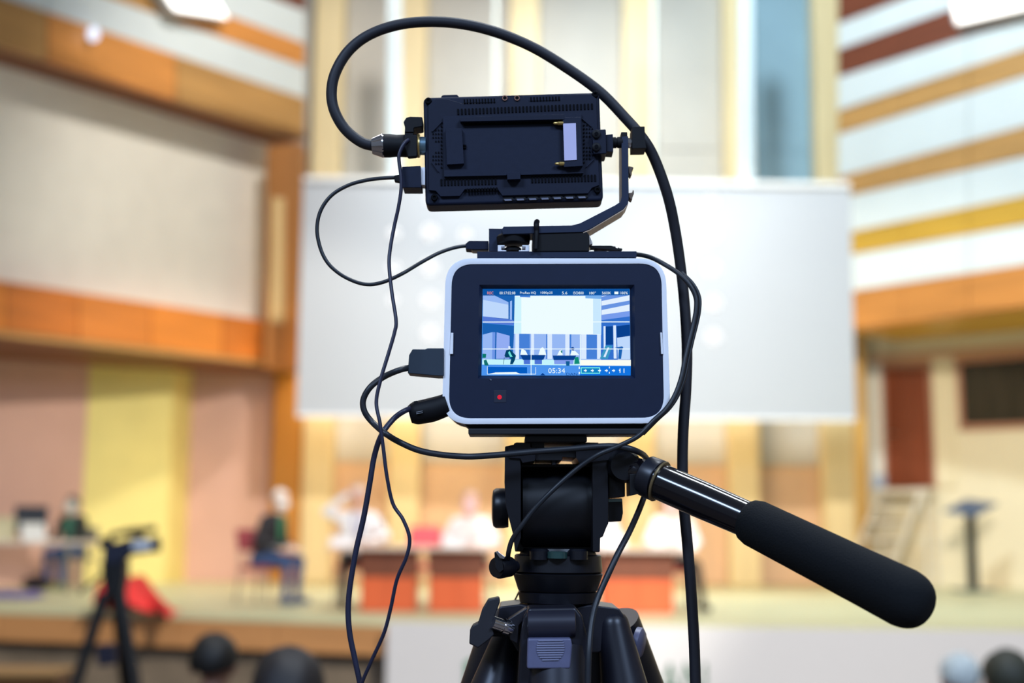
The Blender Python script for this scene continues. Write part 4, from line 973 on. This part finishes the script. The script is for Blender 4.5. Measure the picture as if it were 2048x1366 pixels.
for x in (1756, 1802): lp_([(x - 5, 1036), (x + 5, 1036), (x + 5, 1086), (x - 5, 1086)], WH)
lp_([(1740, 1054), (1756, 1046), (1756, 1074)], WH)
for y in (1014, 1076): lp_([(1272, y), (1286, y), (1286, y + 26), (1272, y + 26)], WH); lp_([(1626, y), (1636, y), (1636, y + 20), (1626, y + 20)], WH)
lt_('05:34', 916, 1112, 1032, 1090, WH); lt_('DAN', 1126, 1256, 1086, 1116, D1)
lp_([(820, 1116), (850, 1088), (884, 1116)], D1)
obj('screen_picture', (LV, LF, LI), LM, lcdp)

# ---- top plate with shoe, power block and screw
tp2 = thing('top_plate', W(1114, 513, 1.03), 'flat black mounting plate on top of the cinema camera', 'plate')
obj('plate', pxprism([(138, 360), (1952, 356), (1952, 424), (138, 436)], 1.002, 1.060, zH, 0.5), ARMM, tp2, bev=0.0008)
obj('shoe_bracket', join(pxprism([(372, 284), (452, 284), (452, 300), (412, 304), (412, 342), (470, 344), (470, 358), (372, 358)], 1.004, 1.022, zH), pxprism([(650, 284), (732, 284), (732, 358), (612, 358), (612, 344), (690, 342), (690, 304), (650, 300)], 1.004, 1.022, zH)), SILV, tp2, bev=0.0004)
a = W(*zH(545, 356), 1.014); b = W(*zH(545, 300), 1.014)
obj('shoe_screw', lathe(a, b, [(0, 0.0065), (0.5, 0.0065), (0.8, 0.005), (1, 0.002)], 24), PLD, tp2, 40)
a = W(*zH(550, 282), 1.014); b = W(*zH(550, 172), 1.014)
obj('thumb_wheel', lathe(a, b, [(0, 0.0085), (0.1, 0.0125), (0.75, 0.0130), (0.95, 0.0118), (1, 0.009)], 36), PLD, tp2, 40)
a = W(*zH(1540, 356), 1.02); b = W(*zH(1540, 300), 1.02)
obj('plate_screw', lathe(a, b, [(0, 0.005), (0.5, 0.005), (1, 0.003)], 20), PLB, tp2, 40)
obj('toothed_strap', pxprism([(1430, 292), (1660, 292), (1690, 300), (1712, 300), (1716, 318), (1738, 322), (1744, 310), (1758, 322), (1784, 322), (1790, 338), (1700, 342), (1640, 332), (1430, 318)], 1.010, 1.018, zH), PLD, tp2)
pb = thing('adapter_block', W(1120, 503, 1.04), 'black adapter block under the monitor arm with a plug at its left', 'adapter')
obj('main_block', pxprism([(770, 132), (1380, 132), (1412, 170), (1412, 352), (770, 356)], 1.001, 1.046, zH, 1.5), PLD, pb, bev=0.0008)
obj('port_block', pxprism([(272, 98), (440, 100), (440, 356), (272, 356)], 1.018, 1.05, zH, 0.8), ARMM, pb, bev=0.0008)
obj('clear_tab', pxprism([(1412, 160), (1452, 268), (1416, 282)], 1.004, 1.03, zH), mat('clear_tab', (190, 184, 180), 0.3), pb)

# ---- quick-release plate under the camera
qr = thing('base_plate', W(1110, 870, 1.04), 'black base plate clamped between camera and tripod head', 'plate')
obj('riser', pxprism([(205, 1262), (1375, 1262), (1330, 1296), (250, 1296)], 1.006, 1.040, zC), PLD, qr, bev=0.0006)
obj('plate', pxprism([(238, 1294), (1334, 1294), (1300, 1332), (238, 1332)], 0.999, 1.030, zC), mat('base_plate_black', (17, 19, 28), 0.5), qr, bev=0.0008)
obj('dovetail', pxprism([(585, 100), (1190, 100), (1190, 168), (585, 168)], 1.006, 1.085, zI), mat('base_plate_black', (17, 19, 28), 0.5), qr, bev=0.0010)

# ---- tripod: fluid head, pan handle, legs
MET = mat('head_black_metal', (13, 14, 21), 0.42, 0.2, var=0.06, scale=200)
MET2 = mat('head_black_metal_b', (18, 19, 28), 0.38, 0.2, var=0.06, scale=200)
AXY = 1.055
tr = thing('video_tripod', Vector((W(1116, 1000, AXY).x, AXY, ZF)), 'black video tripod with fluid head and long foam-gripped pan handle', 'tripod')
hd_ = obj('fluid_head', pxprism([(540, 380), (1240, 380), (1316, 1240), (490, 1236), (470, 1060), (540, 1000)], 1.046, 1.09, zI, 3), MET, tr, bev=0.002)
a = W(*zI(540, 800), AXY); b = W(*zI(1250, 800), AXY); r_ = 400 / 4.8775 * AXY / FPX
obj('tilt_drum', lathe(a, b, [(0, r_ * 0.9), (0.03, r_), (0.97, r_), (1, r_ * 0.9)], 48), MET, hd_, 40)
obj('side_plate', pxprism([(390, 210), (530, 180), (545, 400), (545, 1100), (500, 1238), (488, 1232), (470, 1070), (400, 800), (385, 560)], 1.014, 1.092, zI, 3), MET2, hd_, bev=0.002)
obj('side_plate', pxprism([(1240, 330), (1400, 330), (1400, 960), (1380, 1000), (1345, 1090), (1320, 1100), (1316, 1240), (1245, 1240)], 1.014, 1.092, zI, 3), MET2, hd_, bev=0.002)
for q in ([(480, 180), (500, 170), (640, 172), (640, 215), (690, 215), (684, 350), (560, 372), (540, 330), (425, 320), (420, 210), (470, 205)], [(1080, 190), (1190, 170), (1300, 172), (1310, 195), (1480, 185), (1480, 330), (1250, 360), (1120, 380), (1085, 320)]):
    obj('plate_clamp', pxprism(q, 1.012, 1.09, zI, 1.5), MET2, hd_, bev=0.001)
obj('cross_bar', pxprism([(640, 170), (770, 175), (775, 220), (1090, 215), (1080, 320), (950, 312), (945, 345), (690, 345)], 1.016, 1.086, zI, 1), MET, hd_, bev=0.001)
obj('safety_pin', tube(path(zI, [(865, 345), (868, 388)], 1.02), 0.0020, 8), MET, hd_)
a = W(*zI(425, 812), AXY); b = W(*zI(262, 812), AXY); r_ = 193 / 4.8775 * AXY / FPX
obj('tension_knob', lathe(a, b, [(0, r_ * 0.95), (0.3, r_), (0.75, r_), (0.92, r_ * 0.9), (1, r_ * 0.55), (1, 0.001)], 36), MET2, hd_, 40)
kb = obj('brake_knob', pxprism([(1390, 720), (1535, 714), (1542, 860), (1525, 940), (1390, 948)], 1.03, 1.07, zI, 3), MET2, hd_, bev=0.002)
obj('knob_glint', pxprism([(1400, 722), (1530, 718), (1536, 748), (1400, 752)], 1.027, 1.031, zI, 1), mat('teal_grey_glint', (110, 134, 134), 0.25, 0.4), kb)  # pale plate painting a highlight along the knob's top
# pan base: stacked rings
def ring(name, yt, yb, rt, rb_, m, par, cx=540):
    a = W(*zE(cx, yt), AXY); b = W(*zE(cx, yb), AXY); b.x = a.x; b.y = a.y
    k = AXY / FPX / 2.502
    return obj(name, lathe(a, b, [(0, rt * k * 0.97), (0.06, rt * k), (0.94, rb_ * k), (1, rb_ * k * 0.97)], 56), m, par, 40)
pbm = ring('pan_base', 722, 812, 214, 220, MET2, tr)
ring('pan_collar', 690, 724, 180, 190, MET, pbm)
ring('pan_ring', 814, 905, 222, 196, MET, pbm)
ring('bowl_ring', 908, 964, 196, 188, MET2, pbm)
ring('bowl_seat', 962, 1000, 150, 150, PLD, pbm)
p = W(*zE(537, 722), 1.022)
obj('bubble_level', lathe(p - Vector((0, 0, 0.003)), p + Vector((0, 0, 0.0022)), [(0, 0.0075), (0.9, 0.0075), (1, 0.006)], 24), mat('level_green', (44, 70, 68), 0.15), pbm, 40)
for x in (448, 640):
    p = W(*zE(x, 722), 1.026); obj('socket_screw', lathe(p - Vector((0, 0, 0.004)), p + Vector((0, 0, 0.004)), [(0, 0.0075), (0.8, 0.0075), (1, 0.006)], 18), MET2, pbm, 40)
a = W(*zE(330, 782), 1.035); b = W(*zE(232, 788), 1.018)
lk = obj('pan_lock', lathe(a, b, [(0, 0.0040), (0.3, 0.0040), (0.32, 0.0075), (0.85, 0.0085), (1, 0.0075), (1, 0.001)], 24), MET2, pbm, 40)
obj('lock_lever', pxprism([(222, 712), (240, 706), (262, 740), (268, 800), (246, 818), (226, 790)], 1.010, 1.020, zE, 2), MET, lk, bev=0.001)
obj('lever_chrome_end', pxprism([(228, 712), (240, 708), (276, 736), (270, 746), (250, 742)], 1.008, 1.012, zE, 1), CHROME, lk, bev=0.0004)  # chrome end of the lock lever
# pan handle
hm = obj('handle_mount', pxprism([(1400, 330), (1480, 300), (1560, 320), (1562, 700), (1400, 716)], 1.022, 1.075, zI, 3), MET2, tr, bev=0.002)
a = W(*zI(1500, 390), 1.06); b = W(*zI(1560, 400), 1.005)
obj('rosette', lathe(a, b, [(0, 0.013), (0.85, 0.013), (1, 0.0105), (1, 0.001)], 32), MET, hm, 40)
obj('clamp_block', pxprism([(1605, 480), (1730, 470), (1745, 660), (1610, 692)], 1.0, 1.03, zI, 1.5), MET, hm, bev=0.001)
ph = [W(*zF(180, 225), 1.016), W(*zF(310, 280), 1.002), W(*zF(860, 520), 0.968), W(*zF(1838, 1008), 0.886)]
k1 = 1 / 2.844 / FPX
hr = obj('pan_handle', lathe(ph[1], ph[2], [(-0.06, 100 * k1), (0, 104 * k1), (0.5, 104 * k1), (1.05, 98 * k1)], 40), mat('gloss_black_tube', (24, 22, 28), 0.16, 0.3, var=0.03, coat=0.5), tr, 40)
obj('handle_neck', lathe(ph[0], ph[1], [(-0.25, 60 * k1), (0, 78 * k1), (0.35, 82 * k1), (0.5, 70 * k1), (1, 90 * k1)], 32), mat('gloss_black_tube', (24, 22, 28)), hr, 40)
obj('handle_collar', lathe(ph[0].lerp(ph[1], 0.62), ph[1].lerp(ph[2], 0.05), [(0, 106 * k1), (0.1, 118 * k1), (0.9, 120 * k1), (1, 116 * k1)], 40), mat('collar_black', (30, 32, 42), 0.35, 0.2), hr, 40)
obj('collar_edge', lathe(ph[1].lerp(ph[2], 0.045), ph[1].lerp(ph[2], 0.065), [(0, 119 * k1), (0.5, 121 * k1), (1, 117 * k1)], 40), mat('brass_edge', (150, 132, 100), 0.35, 0.7), hr, 40)
g0, g1 = ph[2].lerp(ph[3], -0.035), ph[3]
gl = (g1 - g0).length
kk = lambda t: (0.968 + (0.886 - 0.968) * t) * k1
pr = [(0.0, 96 * kk(0)), (0.004, 108 * kk(0)), (0.02, 122 * kk(0)), (0.06, 134 * kk(0)), (0.3, 143 * kk(.3)), (0.7, 158 * kk(.7)), (0.90, 168 * kk(.9))]
rend = 168 * kk(1)
pr += [(0.90 + rend * math.sin(t) / gl * 1.0, rend * (math.cos(t) ** 0.75 if math.cos(t) > 0 else 0) + 1e-5) for t in [math.pi / 2 * i / 9 for i in range(1, 10)]]
obj('foam_grip', lathe(g0, g1, pr, 48), mat('foam_black', (19, 21, 24), 0.9, var=0.12, scale=900, spec=0.2, bump=0.3), hr, 50)
# crown and legs
LEGM = mat('tripod_casting', (30, 30, 40), 0.36, 0.2, var=0.06, scale=150)
LEGT = mat('tripod_tube', (36, 36, 46), 0.4, 0.3, var=0.06, scale=150)
GREYT = mat('grey_latch', (96, 98, 128), 0.4, var=0.05, scale=150)
cr = obj('crown', pxprism([(246, 984), (350, 972), (420, 985), (640, 985), (700, 975), (845, 992), (872, 1030), (850, 1180), (740, 1215), (340, 1215), (300, 1150), (236, 1040)], 1.034, 1.10, zE, 8), LEGM, tr, bev=0.006)
for q in ([(680, 1180), (800, 1180), (800, 1440), (680, 1440)], [(290, 1180), (372, 1180), (372, 1440), (270, 1440)]):
    obj('crown_web', pxprism(q, 1.05, 1.085, zE, 4), LEGM, cr, bev=0.003)
obj('crown_arm', pxprism([(290, 1050), (385, 990), (400, 1010), (345, 1080), (340, 1170), (300, 1150)], 1.006, 1.03, zE, 3), LEGM, cr, bev=0.002)
hb_ = obj('hinge_housing', pxprism([(395, 990), (628, 985), (662, 1030), (690, 1140), (706, 1420), (336, 1420), (350, 1140), (366, 1035)], 0.996, 1.036, zE, 10), LEGM, tr, bev=0.007)
kE = 1.0 / FPX / 2.502
obj('hinge_barrel', lathe(W(*zE(386, 1072), 0.999), W(*zE(628, 1068), 0.999), [(0, 62 * kE), (0.02, 68 * kE), (0.98, 68 * kE), (1, 62 * kE)], 36), mat('casting_light', (46, 46, 58), 0.35, 0.25), hb_, 40)
la = obj('angle_latch', pxprism([(388, 1144), (606, 1142), (612, 1180), (602, 1296), (384, 1296)], 0.984, 1.0, zE, 6), GREYT, hb_, bev=0.005)
cx_, cy_ = zE(503, 1196)
for j in range(9):
    yy = cy_ - 18 + j * 4.8; ww = 28 * math.sqrt(max(0.06, 1 - ((j - 3) / 6.2) ** 2))
    obj('thumb_rib', pxprism([(cx_ - ww, yy), (cx_ + ww, yy - 0.6), (cx_ + ww, yy + 2.2), (cx_ - ww, yy + 2.8)], 0.9832, 0.9845), mat('rib_grey', (128, 130, 158), 0.45), la)
def leg(pa, pb, r0, r1, r2):
    pa, pb = Vector(pa), Vector(pb)
    up = obj('leg', tube([pa, pa.lerp(pb, 0.5)], [r0, r1], 24, sub=1), LEGT, tr, 40)
    obj('lower_tube', tube([pa.lerp(pb, 0.45), pb], [r2, r2 * 0.9], 18), LEGT, up, 40)
    obj('leg_lock', tube([pa.lerp(pb, 0.47), pa.lerp(pb, 0.53)], r1 * 1.25, 20), LEGM, up, 40)
    obj('rubber_foot', ellip(pb, (0.022, 0.022, 0.016), 16, 10), PLD, up, 60)
    return up
c_ = Vector((tr.location.x, AXY, 0))
f1 = Vector((c_.x + 0.005, 0.60, ZF + 0.016)); leg(W(1116, 1300, 1.012), f1, 0.024, 0.021, 0.015)
pa = W(1018, 1245, 1.075); q_ = W(958, 1420, 1.105); dv = (q_ - pa); f2 = pa + dv * ((pa.z - ZF - 0.016) / -dv.z); l2 = leg(pa, f2, 0.021, 0.020, 0.014)
pa = W(1226, 1245, 1.075); q_ = W(1292, 1420, 1.105); dv = (q_ - pa); f3 = pa + dv * ((pa.z - ZF - 0.016) / -dv.z); l3 = leg(pa, f3, 0.021, 0.020, 0.014)
def limb(par, a, ra, b, rb2, Ya, Yb):
    p, q = W(*zE(*a), Ya), W(*zE(*b), Yb); k = 1.05 / FPX / 2.502; L = (q - p).length; ra *= k; rb2 *= k
    pr = [(-ra * math.cos(t) / L, ra * math.sin(t)) for t in [math.pi / 2 * i / 8 for i in range(9)]] + [(1, rb2), (1.001, rb2 * 0.9)]
    return obj('knee_shell', lathe(p, q, pr, 40), LEGM, par, 50)
limb(l3, (818, 1080), 78, (880, 1440), 122, 1.042, 1.036)
limb(l2, (286, 1140), 72, (212, 1440), 126, 1.046, 1.040)
obj('pivot_cap', lathe(W(*zE(925, 1165), 1.06), W(*zE(968, 1175), 1.058), [(0, 0.0125), (0.6, 0.0125), (1, 0.009), (1, 0.001)], 28), GREYT, l3, 40)
bl = obj('bowl_clamp_knob', pxprism([(100, 1100), (112, 1080), (140, 1066), (160, 1000), (190, 950), (245, 938), (250, 962), (222, 1040), (212, 1060), (220, 1126), (196, 1150), (140, 1192), (96, 1170)], 1.0, 1.022, zE, 4), mat('knob_rubber', (28, 28, 36), 0.55), tr, bev=0.003)
obj('knob_barrel', lathe(W(*zE(180, 1090), 1.012), W(*zE(268, 1092), 1.02), [(0, 0.0062), (0.95, 0.0062), (1, 0.005)], 24), MET2, bl, 40)
obj('chrome_shaft', lathe(W(*zE(212, 1062), 0.999), W(*zE(312, 1096), 1.006), [(0, 0.0046), (0.5, 0.0046), (0.52, 0.0056), (0.8, 0.0056), (0.82, 0.0036), (1, 0.0036)], 20), CHROME, bl, 40)

# ---- cables
def floor_end(p, x, y, dx): return [p.lerp(Vector((p.x + (x - p.x) * 0.6, p.y + (y - p.y) * 0.6, ZF + 0.55)), t) for t in (0.08, 0.2, 0.4, 0.7)] + [Vector((p.x + (x - p.x) * 0.6, p.y + (y - p.y) * 0.6, ZF + 0.55)), Vector((x, y, ZF + 0.10)), Vector((x + dx * 0.3, y + 0.05, ZF + 0.006)), Vector((x + dx, y + 0.12, ZF + 0.006))]
thick = path(ident, [(752, 293, 1.004), (722, 284, 1.003), (690, 258, 1.002), (669, 222, 1.001), (663, 185, 1.001), (671, 145, 1.001), (697, 102, 1.002), (738, 70, 1.003), (795, 50, 1.005), (860, 43.5, 1.007), (930, 49, 1.009), (1000, 67, 1.01), (1070, 97, 1.011), (1140, 140, 1.012), (1200, 184, 1.012), (1247, 232, 1.012), (1285, 276, 1.010), (1310, 320, 1.014), (1335, 390, 1.02), (1350, 458, 1.028), (1362, 540, 1.034), (1370, 620, 1.036), (1374, 700, 1.036), (1372, 780, 1.036), (1367, 850, 1.036), (1365, 920, 1.036), (1367, 1000, 1.036), (1375, 1090, 1.036), (1382, 1180, 1.036), (1388, 1280, 1.036), (1391, 1370, 1.036), (1394, 1480, 1.036)], 1.0)
thick += floor_end(thick[-1], 0.30, 1.15, 0.25)
tc_ = thing('thick_cable', thick[-1], 'thick black cable looping over the monitor and hanging down at the right', 'cable')
obj('cable_jacket', tube(thick, 11.2 * S1, 20, 8), RUB, tc_, 60)
a, b = W(743, 292, 1.004), W(849, 291, 1.004); k2 = 1.1 * 1.004 / FPX
obj('chrome_cone', lathe(W(743, 292.5, 1.004), W(768, 291.5, 1.004), [(0, 10 * k2), (0.05, 15 * k2), (0.7, 21 * k2), (0.9, 23 * k2), (1, 22 * k2)], 32), CHROME, tc_, 40)
obj('plug_barrel', lathe(W(766, 291.5, 1.004), W(835, 292, 1.004), [(0, 22 * k2), (0.2, 22 * k2), (0.4, 20.5 * k2), (0.6, 21 * k2), (1, 22 * k2)], 36), PLD, tc_, 40)
obj('gold_ring', lathe(W(833, 292, 1.004), W(840, 292, 1.004), [(0, 21.5 * k2), (0.5, 22.5 * k2), (1, 21.5 * k2)], 36), GOLDM, tc_, 40)
obj('metal_stub', lathe(W(838, 292, 1.004), W(852, 292, 1.004), [(0, 17 * k2), (1, 17 * k2)], 30), mat('stub_steel', (120, 150, 170), 0.3, 0.8), tc_, 40)

pw = path(zA, [(505, 690, 0.992), (480, 712, 0.989), (458, 760, 0.988), (456, 800, 0.988), (466, 880, 0.988), (466, 950, 0.988), (452, 1040, 0.988), (432, 1130, 0.988), (412, 1240, 0.986), (405, 1330, 0.984), (419, 1470, 0.981)], 0.988)
pw += path(zG, [(286, 0, 0.978), (281, 45, 0.977), (258, 125, 0.975), (228, 225, 0.972), (212, 310, 0.970), (226, 390, 0.968), (238, 480, 0.968), (252, 590, 0.968), (274, 690, 0.97), (312, 750, 0.97), (337, 820, 0.97), (326, 890, 0.97), (290, 975, 0.972), (266, 1085, 0.974), (240, 1180, 0.976), (195, 1280, 0.98), (158, 1366, 0.985), (140, 1440, 0.99)], 0.97)
pw += floor_end(pw[-1], -0.14, 0.98, 0.10)
pc = thing('power_cable', pw[-1], 'thin navy-black power cable hanging from the left side of the monitor', 'cable')
obj('cable_jacket', tube(pw, 3.9 * S1, 12, 8, flat=0.8), CABB, pc, 60)
obj('elbow_plug', pxprism([(478, 598), (492, 576), (512, 570), (575, 572), (575, 622), (532, 630), (528, 668), (484, 668), (486, 622)], 0.996, 1.014, zA, 3), PLD, pc, bev=0.0012)
for j in range(4):
    obj('relief_rib', pxprism([(486 - j, 640 + j * 16), (530 - 2 * j, 640 + j * 16), (530 - 2 * j, 650 + j * 16), (486 - j, 650 + j * 16)], 0.9945, 1.0, zA, 1), PLD, pc, bev=0.0004)
obj('plug_boot', pxprism([(480, 664), (548, 662), (548, 776), (500, 780), (480, 720)], 0.9925, 0.998, zA, 4), PLD, pc, bev=0.001)

hm_ = path(ident, [(792, 355, 0.998), (770, 356), (735, 360), (698, 370), (664, 390), (642, 420), (634, 456), (640, 494), (655, 525), (680, 548), (712, 564), (740, 569), (770, 563), (805, 547), (842, 525, 1.01), (880, 505, 1.018), (915, 494, 1.024), (945, 491, 1.028)], 1.0)
hc = thing('monitor_video_cable', hm_[6], 'thin black video cable looping from the monitor down to the camera top', 'cable')
obj('cable_jacket', tube(hm_, 3.9 * S1, 12, 8), CAB, hc, 60)
obj('monitor_plug', pxprism([(470, 828), (566, 822), (570, 935), (474, 935)], 0.994, 1.014, zA, 2), PLA, hc, bev=0.001)
obj('plug_shell', pxprism([(566, 832), (588, 830), (588, 920), (566, 920)], 0.998, 1.010, zA), SILV, hc)
obj('strain_relief', pxprism([(430, 872), (468, 866), (470, 906), (432, 900)], 0.996, 1.002, zA, 2), PLD, hc, bev=0.0008)
obj('camera_plug', pxprism([(8, 268), (46, 236), (268, 238), (268, 332), (100, 334), (8, 326)], 1.022, 1.036, zH, 1), PLA, hc, bev=0.0008)
obj('plug_metal', pxprism([(70, 334), (260, 334), (260, 356), (84, 352)], 1.024, 1.034, zH), mat('plug_brass', (150, 138, 126), 0.4, 0.6), hc)

vl = path(zG, [(345, 178, 1.006), (300, 188), (240, 214, 0.998), (190, 252), (163, 300), (168, 345), (200, 388), (250, 430, 0.985), (300, 460), (370, 490), (450, 506), (530, 513)], 0.994)
vl += path(zI, [(120, 306, 0.992), (400, 285, 0.994), (700, 258, 0.996), (1000, 236, 0.998), (1250, 214, 0.998), (1420, 206, 0.996), (1560, 220, 0.992), (1680, 258, 0.998), (1760, 312, 1.03), (1800, 420, 1.045), (1800, 560, 1.045), (1752, 690, 1.04), (1690, 850, 1.03), (1600, 1050, 1.018), (1480, 1280, 1.006)], 0.99)
vl += path(zE, [(740, 940, 0.998), (708, 1060, 0.99), (695, 1200, 0.982), (690, 1366, 0.98), (688, 1500, 0.98)], 0.98)
vl += floor_end(vl[-1], 0.10, 0.86, 0.12)
vc = thing('camera_video_cable', vl[-1], 'black cable from the flat plug at the camera side across the tripod head', 'cable')
obj('cable_jacket', tube(vl, 6.2 * S1, 14, 8), CAB, vc, 60)
obj('flat_plug', pxprism([(335, 132), (348, 110), (395, 110), (405, 106), (466, 106), (466, 210), (440, 210), (330, 200)], 0.998, 1.018, zG, 2), mat('plug_slate', (34, 48, 64), 0.5), vc, bev=0.0012)

au = path(zG, [(352, 330, 1.006), (318, 342), (275, 374), (232, 432, 0.99), (205, 510), (188, 610), (165, 740), (135, 870), (113, 1000), (106, 1090), (112, 1180), (132, 1280), (150, 1366), (160, 1450)], 0.996)
au += floor_end(au[-1], -0.13, 1.04, -0.15)
ac = thing('camera_power_cable', au[-1], 'black cable from the round angled plug hanging to the lower left', 'cable')
obj('cable_jacket', tube(au, 5.6 * S1, 14, 8), CABB, ac, 60)
obj('round_plug', tube(path(zG, [(338, 356), (362, 350), (420, 338), (480, 318)], 1.006), [0.0066, 0.0088, 0.0092, 0.0084], 24), PLD, ac, 50)
for x, y in ((352, 306), (378, 302), (404, 297)):
    obj('plug_tooth', pxprism([(x, y), (x + 14, y - 3), (x + 18, y + 14), (x + 4, y + 16)], 1.002, 1.012, zG, 1), PLD, ac, bev=0.0005)
for j in range(2):
    obj('plug_marking', pxprism([(362, 346 + j * 6), (386, 341 + j * 6), (387, 343 + j * 6), (363, 348 + j * 6)], 0.9955, 0.9972, zG), mat('marking_grey', (130, 132, 140), 0.5), ac)

rc = path(zC, [(1240, 222, 1.03), (1290, 215, 1.03), (1370, 232, 1.02), (1450, 272, 1.012), (1540, 330, 1.008), (1610, 400, 1.005), (1650, 480, 1.004), (1652, 560, 1.003), (1635, 650, 1.002), (1610, 750, 1.0), (1585, 860, 0.998), (1560, 980, 0.996), (1520, 1090, 0.994), (1465, 1175, 0.992), (1390, 1245, 0.99)], 1.0)
rc += path(zI, [(1700, 100, 0.99), (1560, 178, 0.991), (1430, 235, 0.991), (1300, 290, 0.992), (1130, 400, 0.996), (960, 540, 0.998), (800, 690, 0.998), (660, 840, 1.0), (540, 1000, 1.002), (460, 1120, 1.006), (425, 1240, 1.01), (420, 1310, 1.02)], 0.99)
re = thing('remote_cable', rc[-1], 'thin black cable bowing out right of the camera and down to the pan lock', 'cable')
obj('cable_jacket', tube(rc, 4.9 * S1, 12, 8), CAB, re, 60)
rc2 = [p + Vector((0.0030, 0.0022, 0.0010)) for p in rc[4:16]]
obj('second_strand', tube(rc2, 3.6 * S1, 12, 8), CAB, re, 60)
gw = path(ident, [(1040, 1180, 1.09), (1030, 1200, 1.10), (1000, 1262, 1.11), (960, 1310, 1.12), (930, 1360, 1.12), (915, 1400, 1.12)], 1.1)
gw += [gw[-1].lerp(Vector((gw[-1].x - 0.04, 1.2, ZF + 0.4)), t) for t in (0.05, 0.12, 0.3, 0.6)] + [Vector((gw[-1].x - 0.04, 1.2, ZF + 0.4)), Vector((gw[-1].x - 0.06, 1.22, ZF + 0.03)), Vector((gw[-1].x - 0.2, 1.25, ZF + 0.005))]
tag(obj('ground_wire', tube(gw, 2.0 * S1, 8, 6), PLD, None, 60), 'very thin black wire behind the left tripod leg', 'wire')
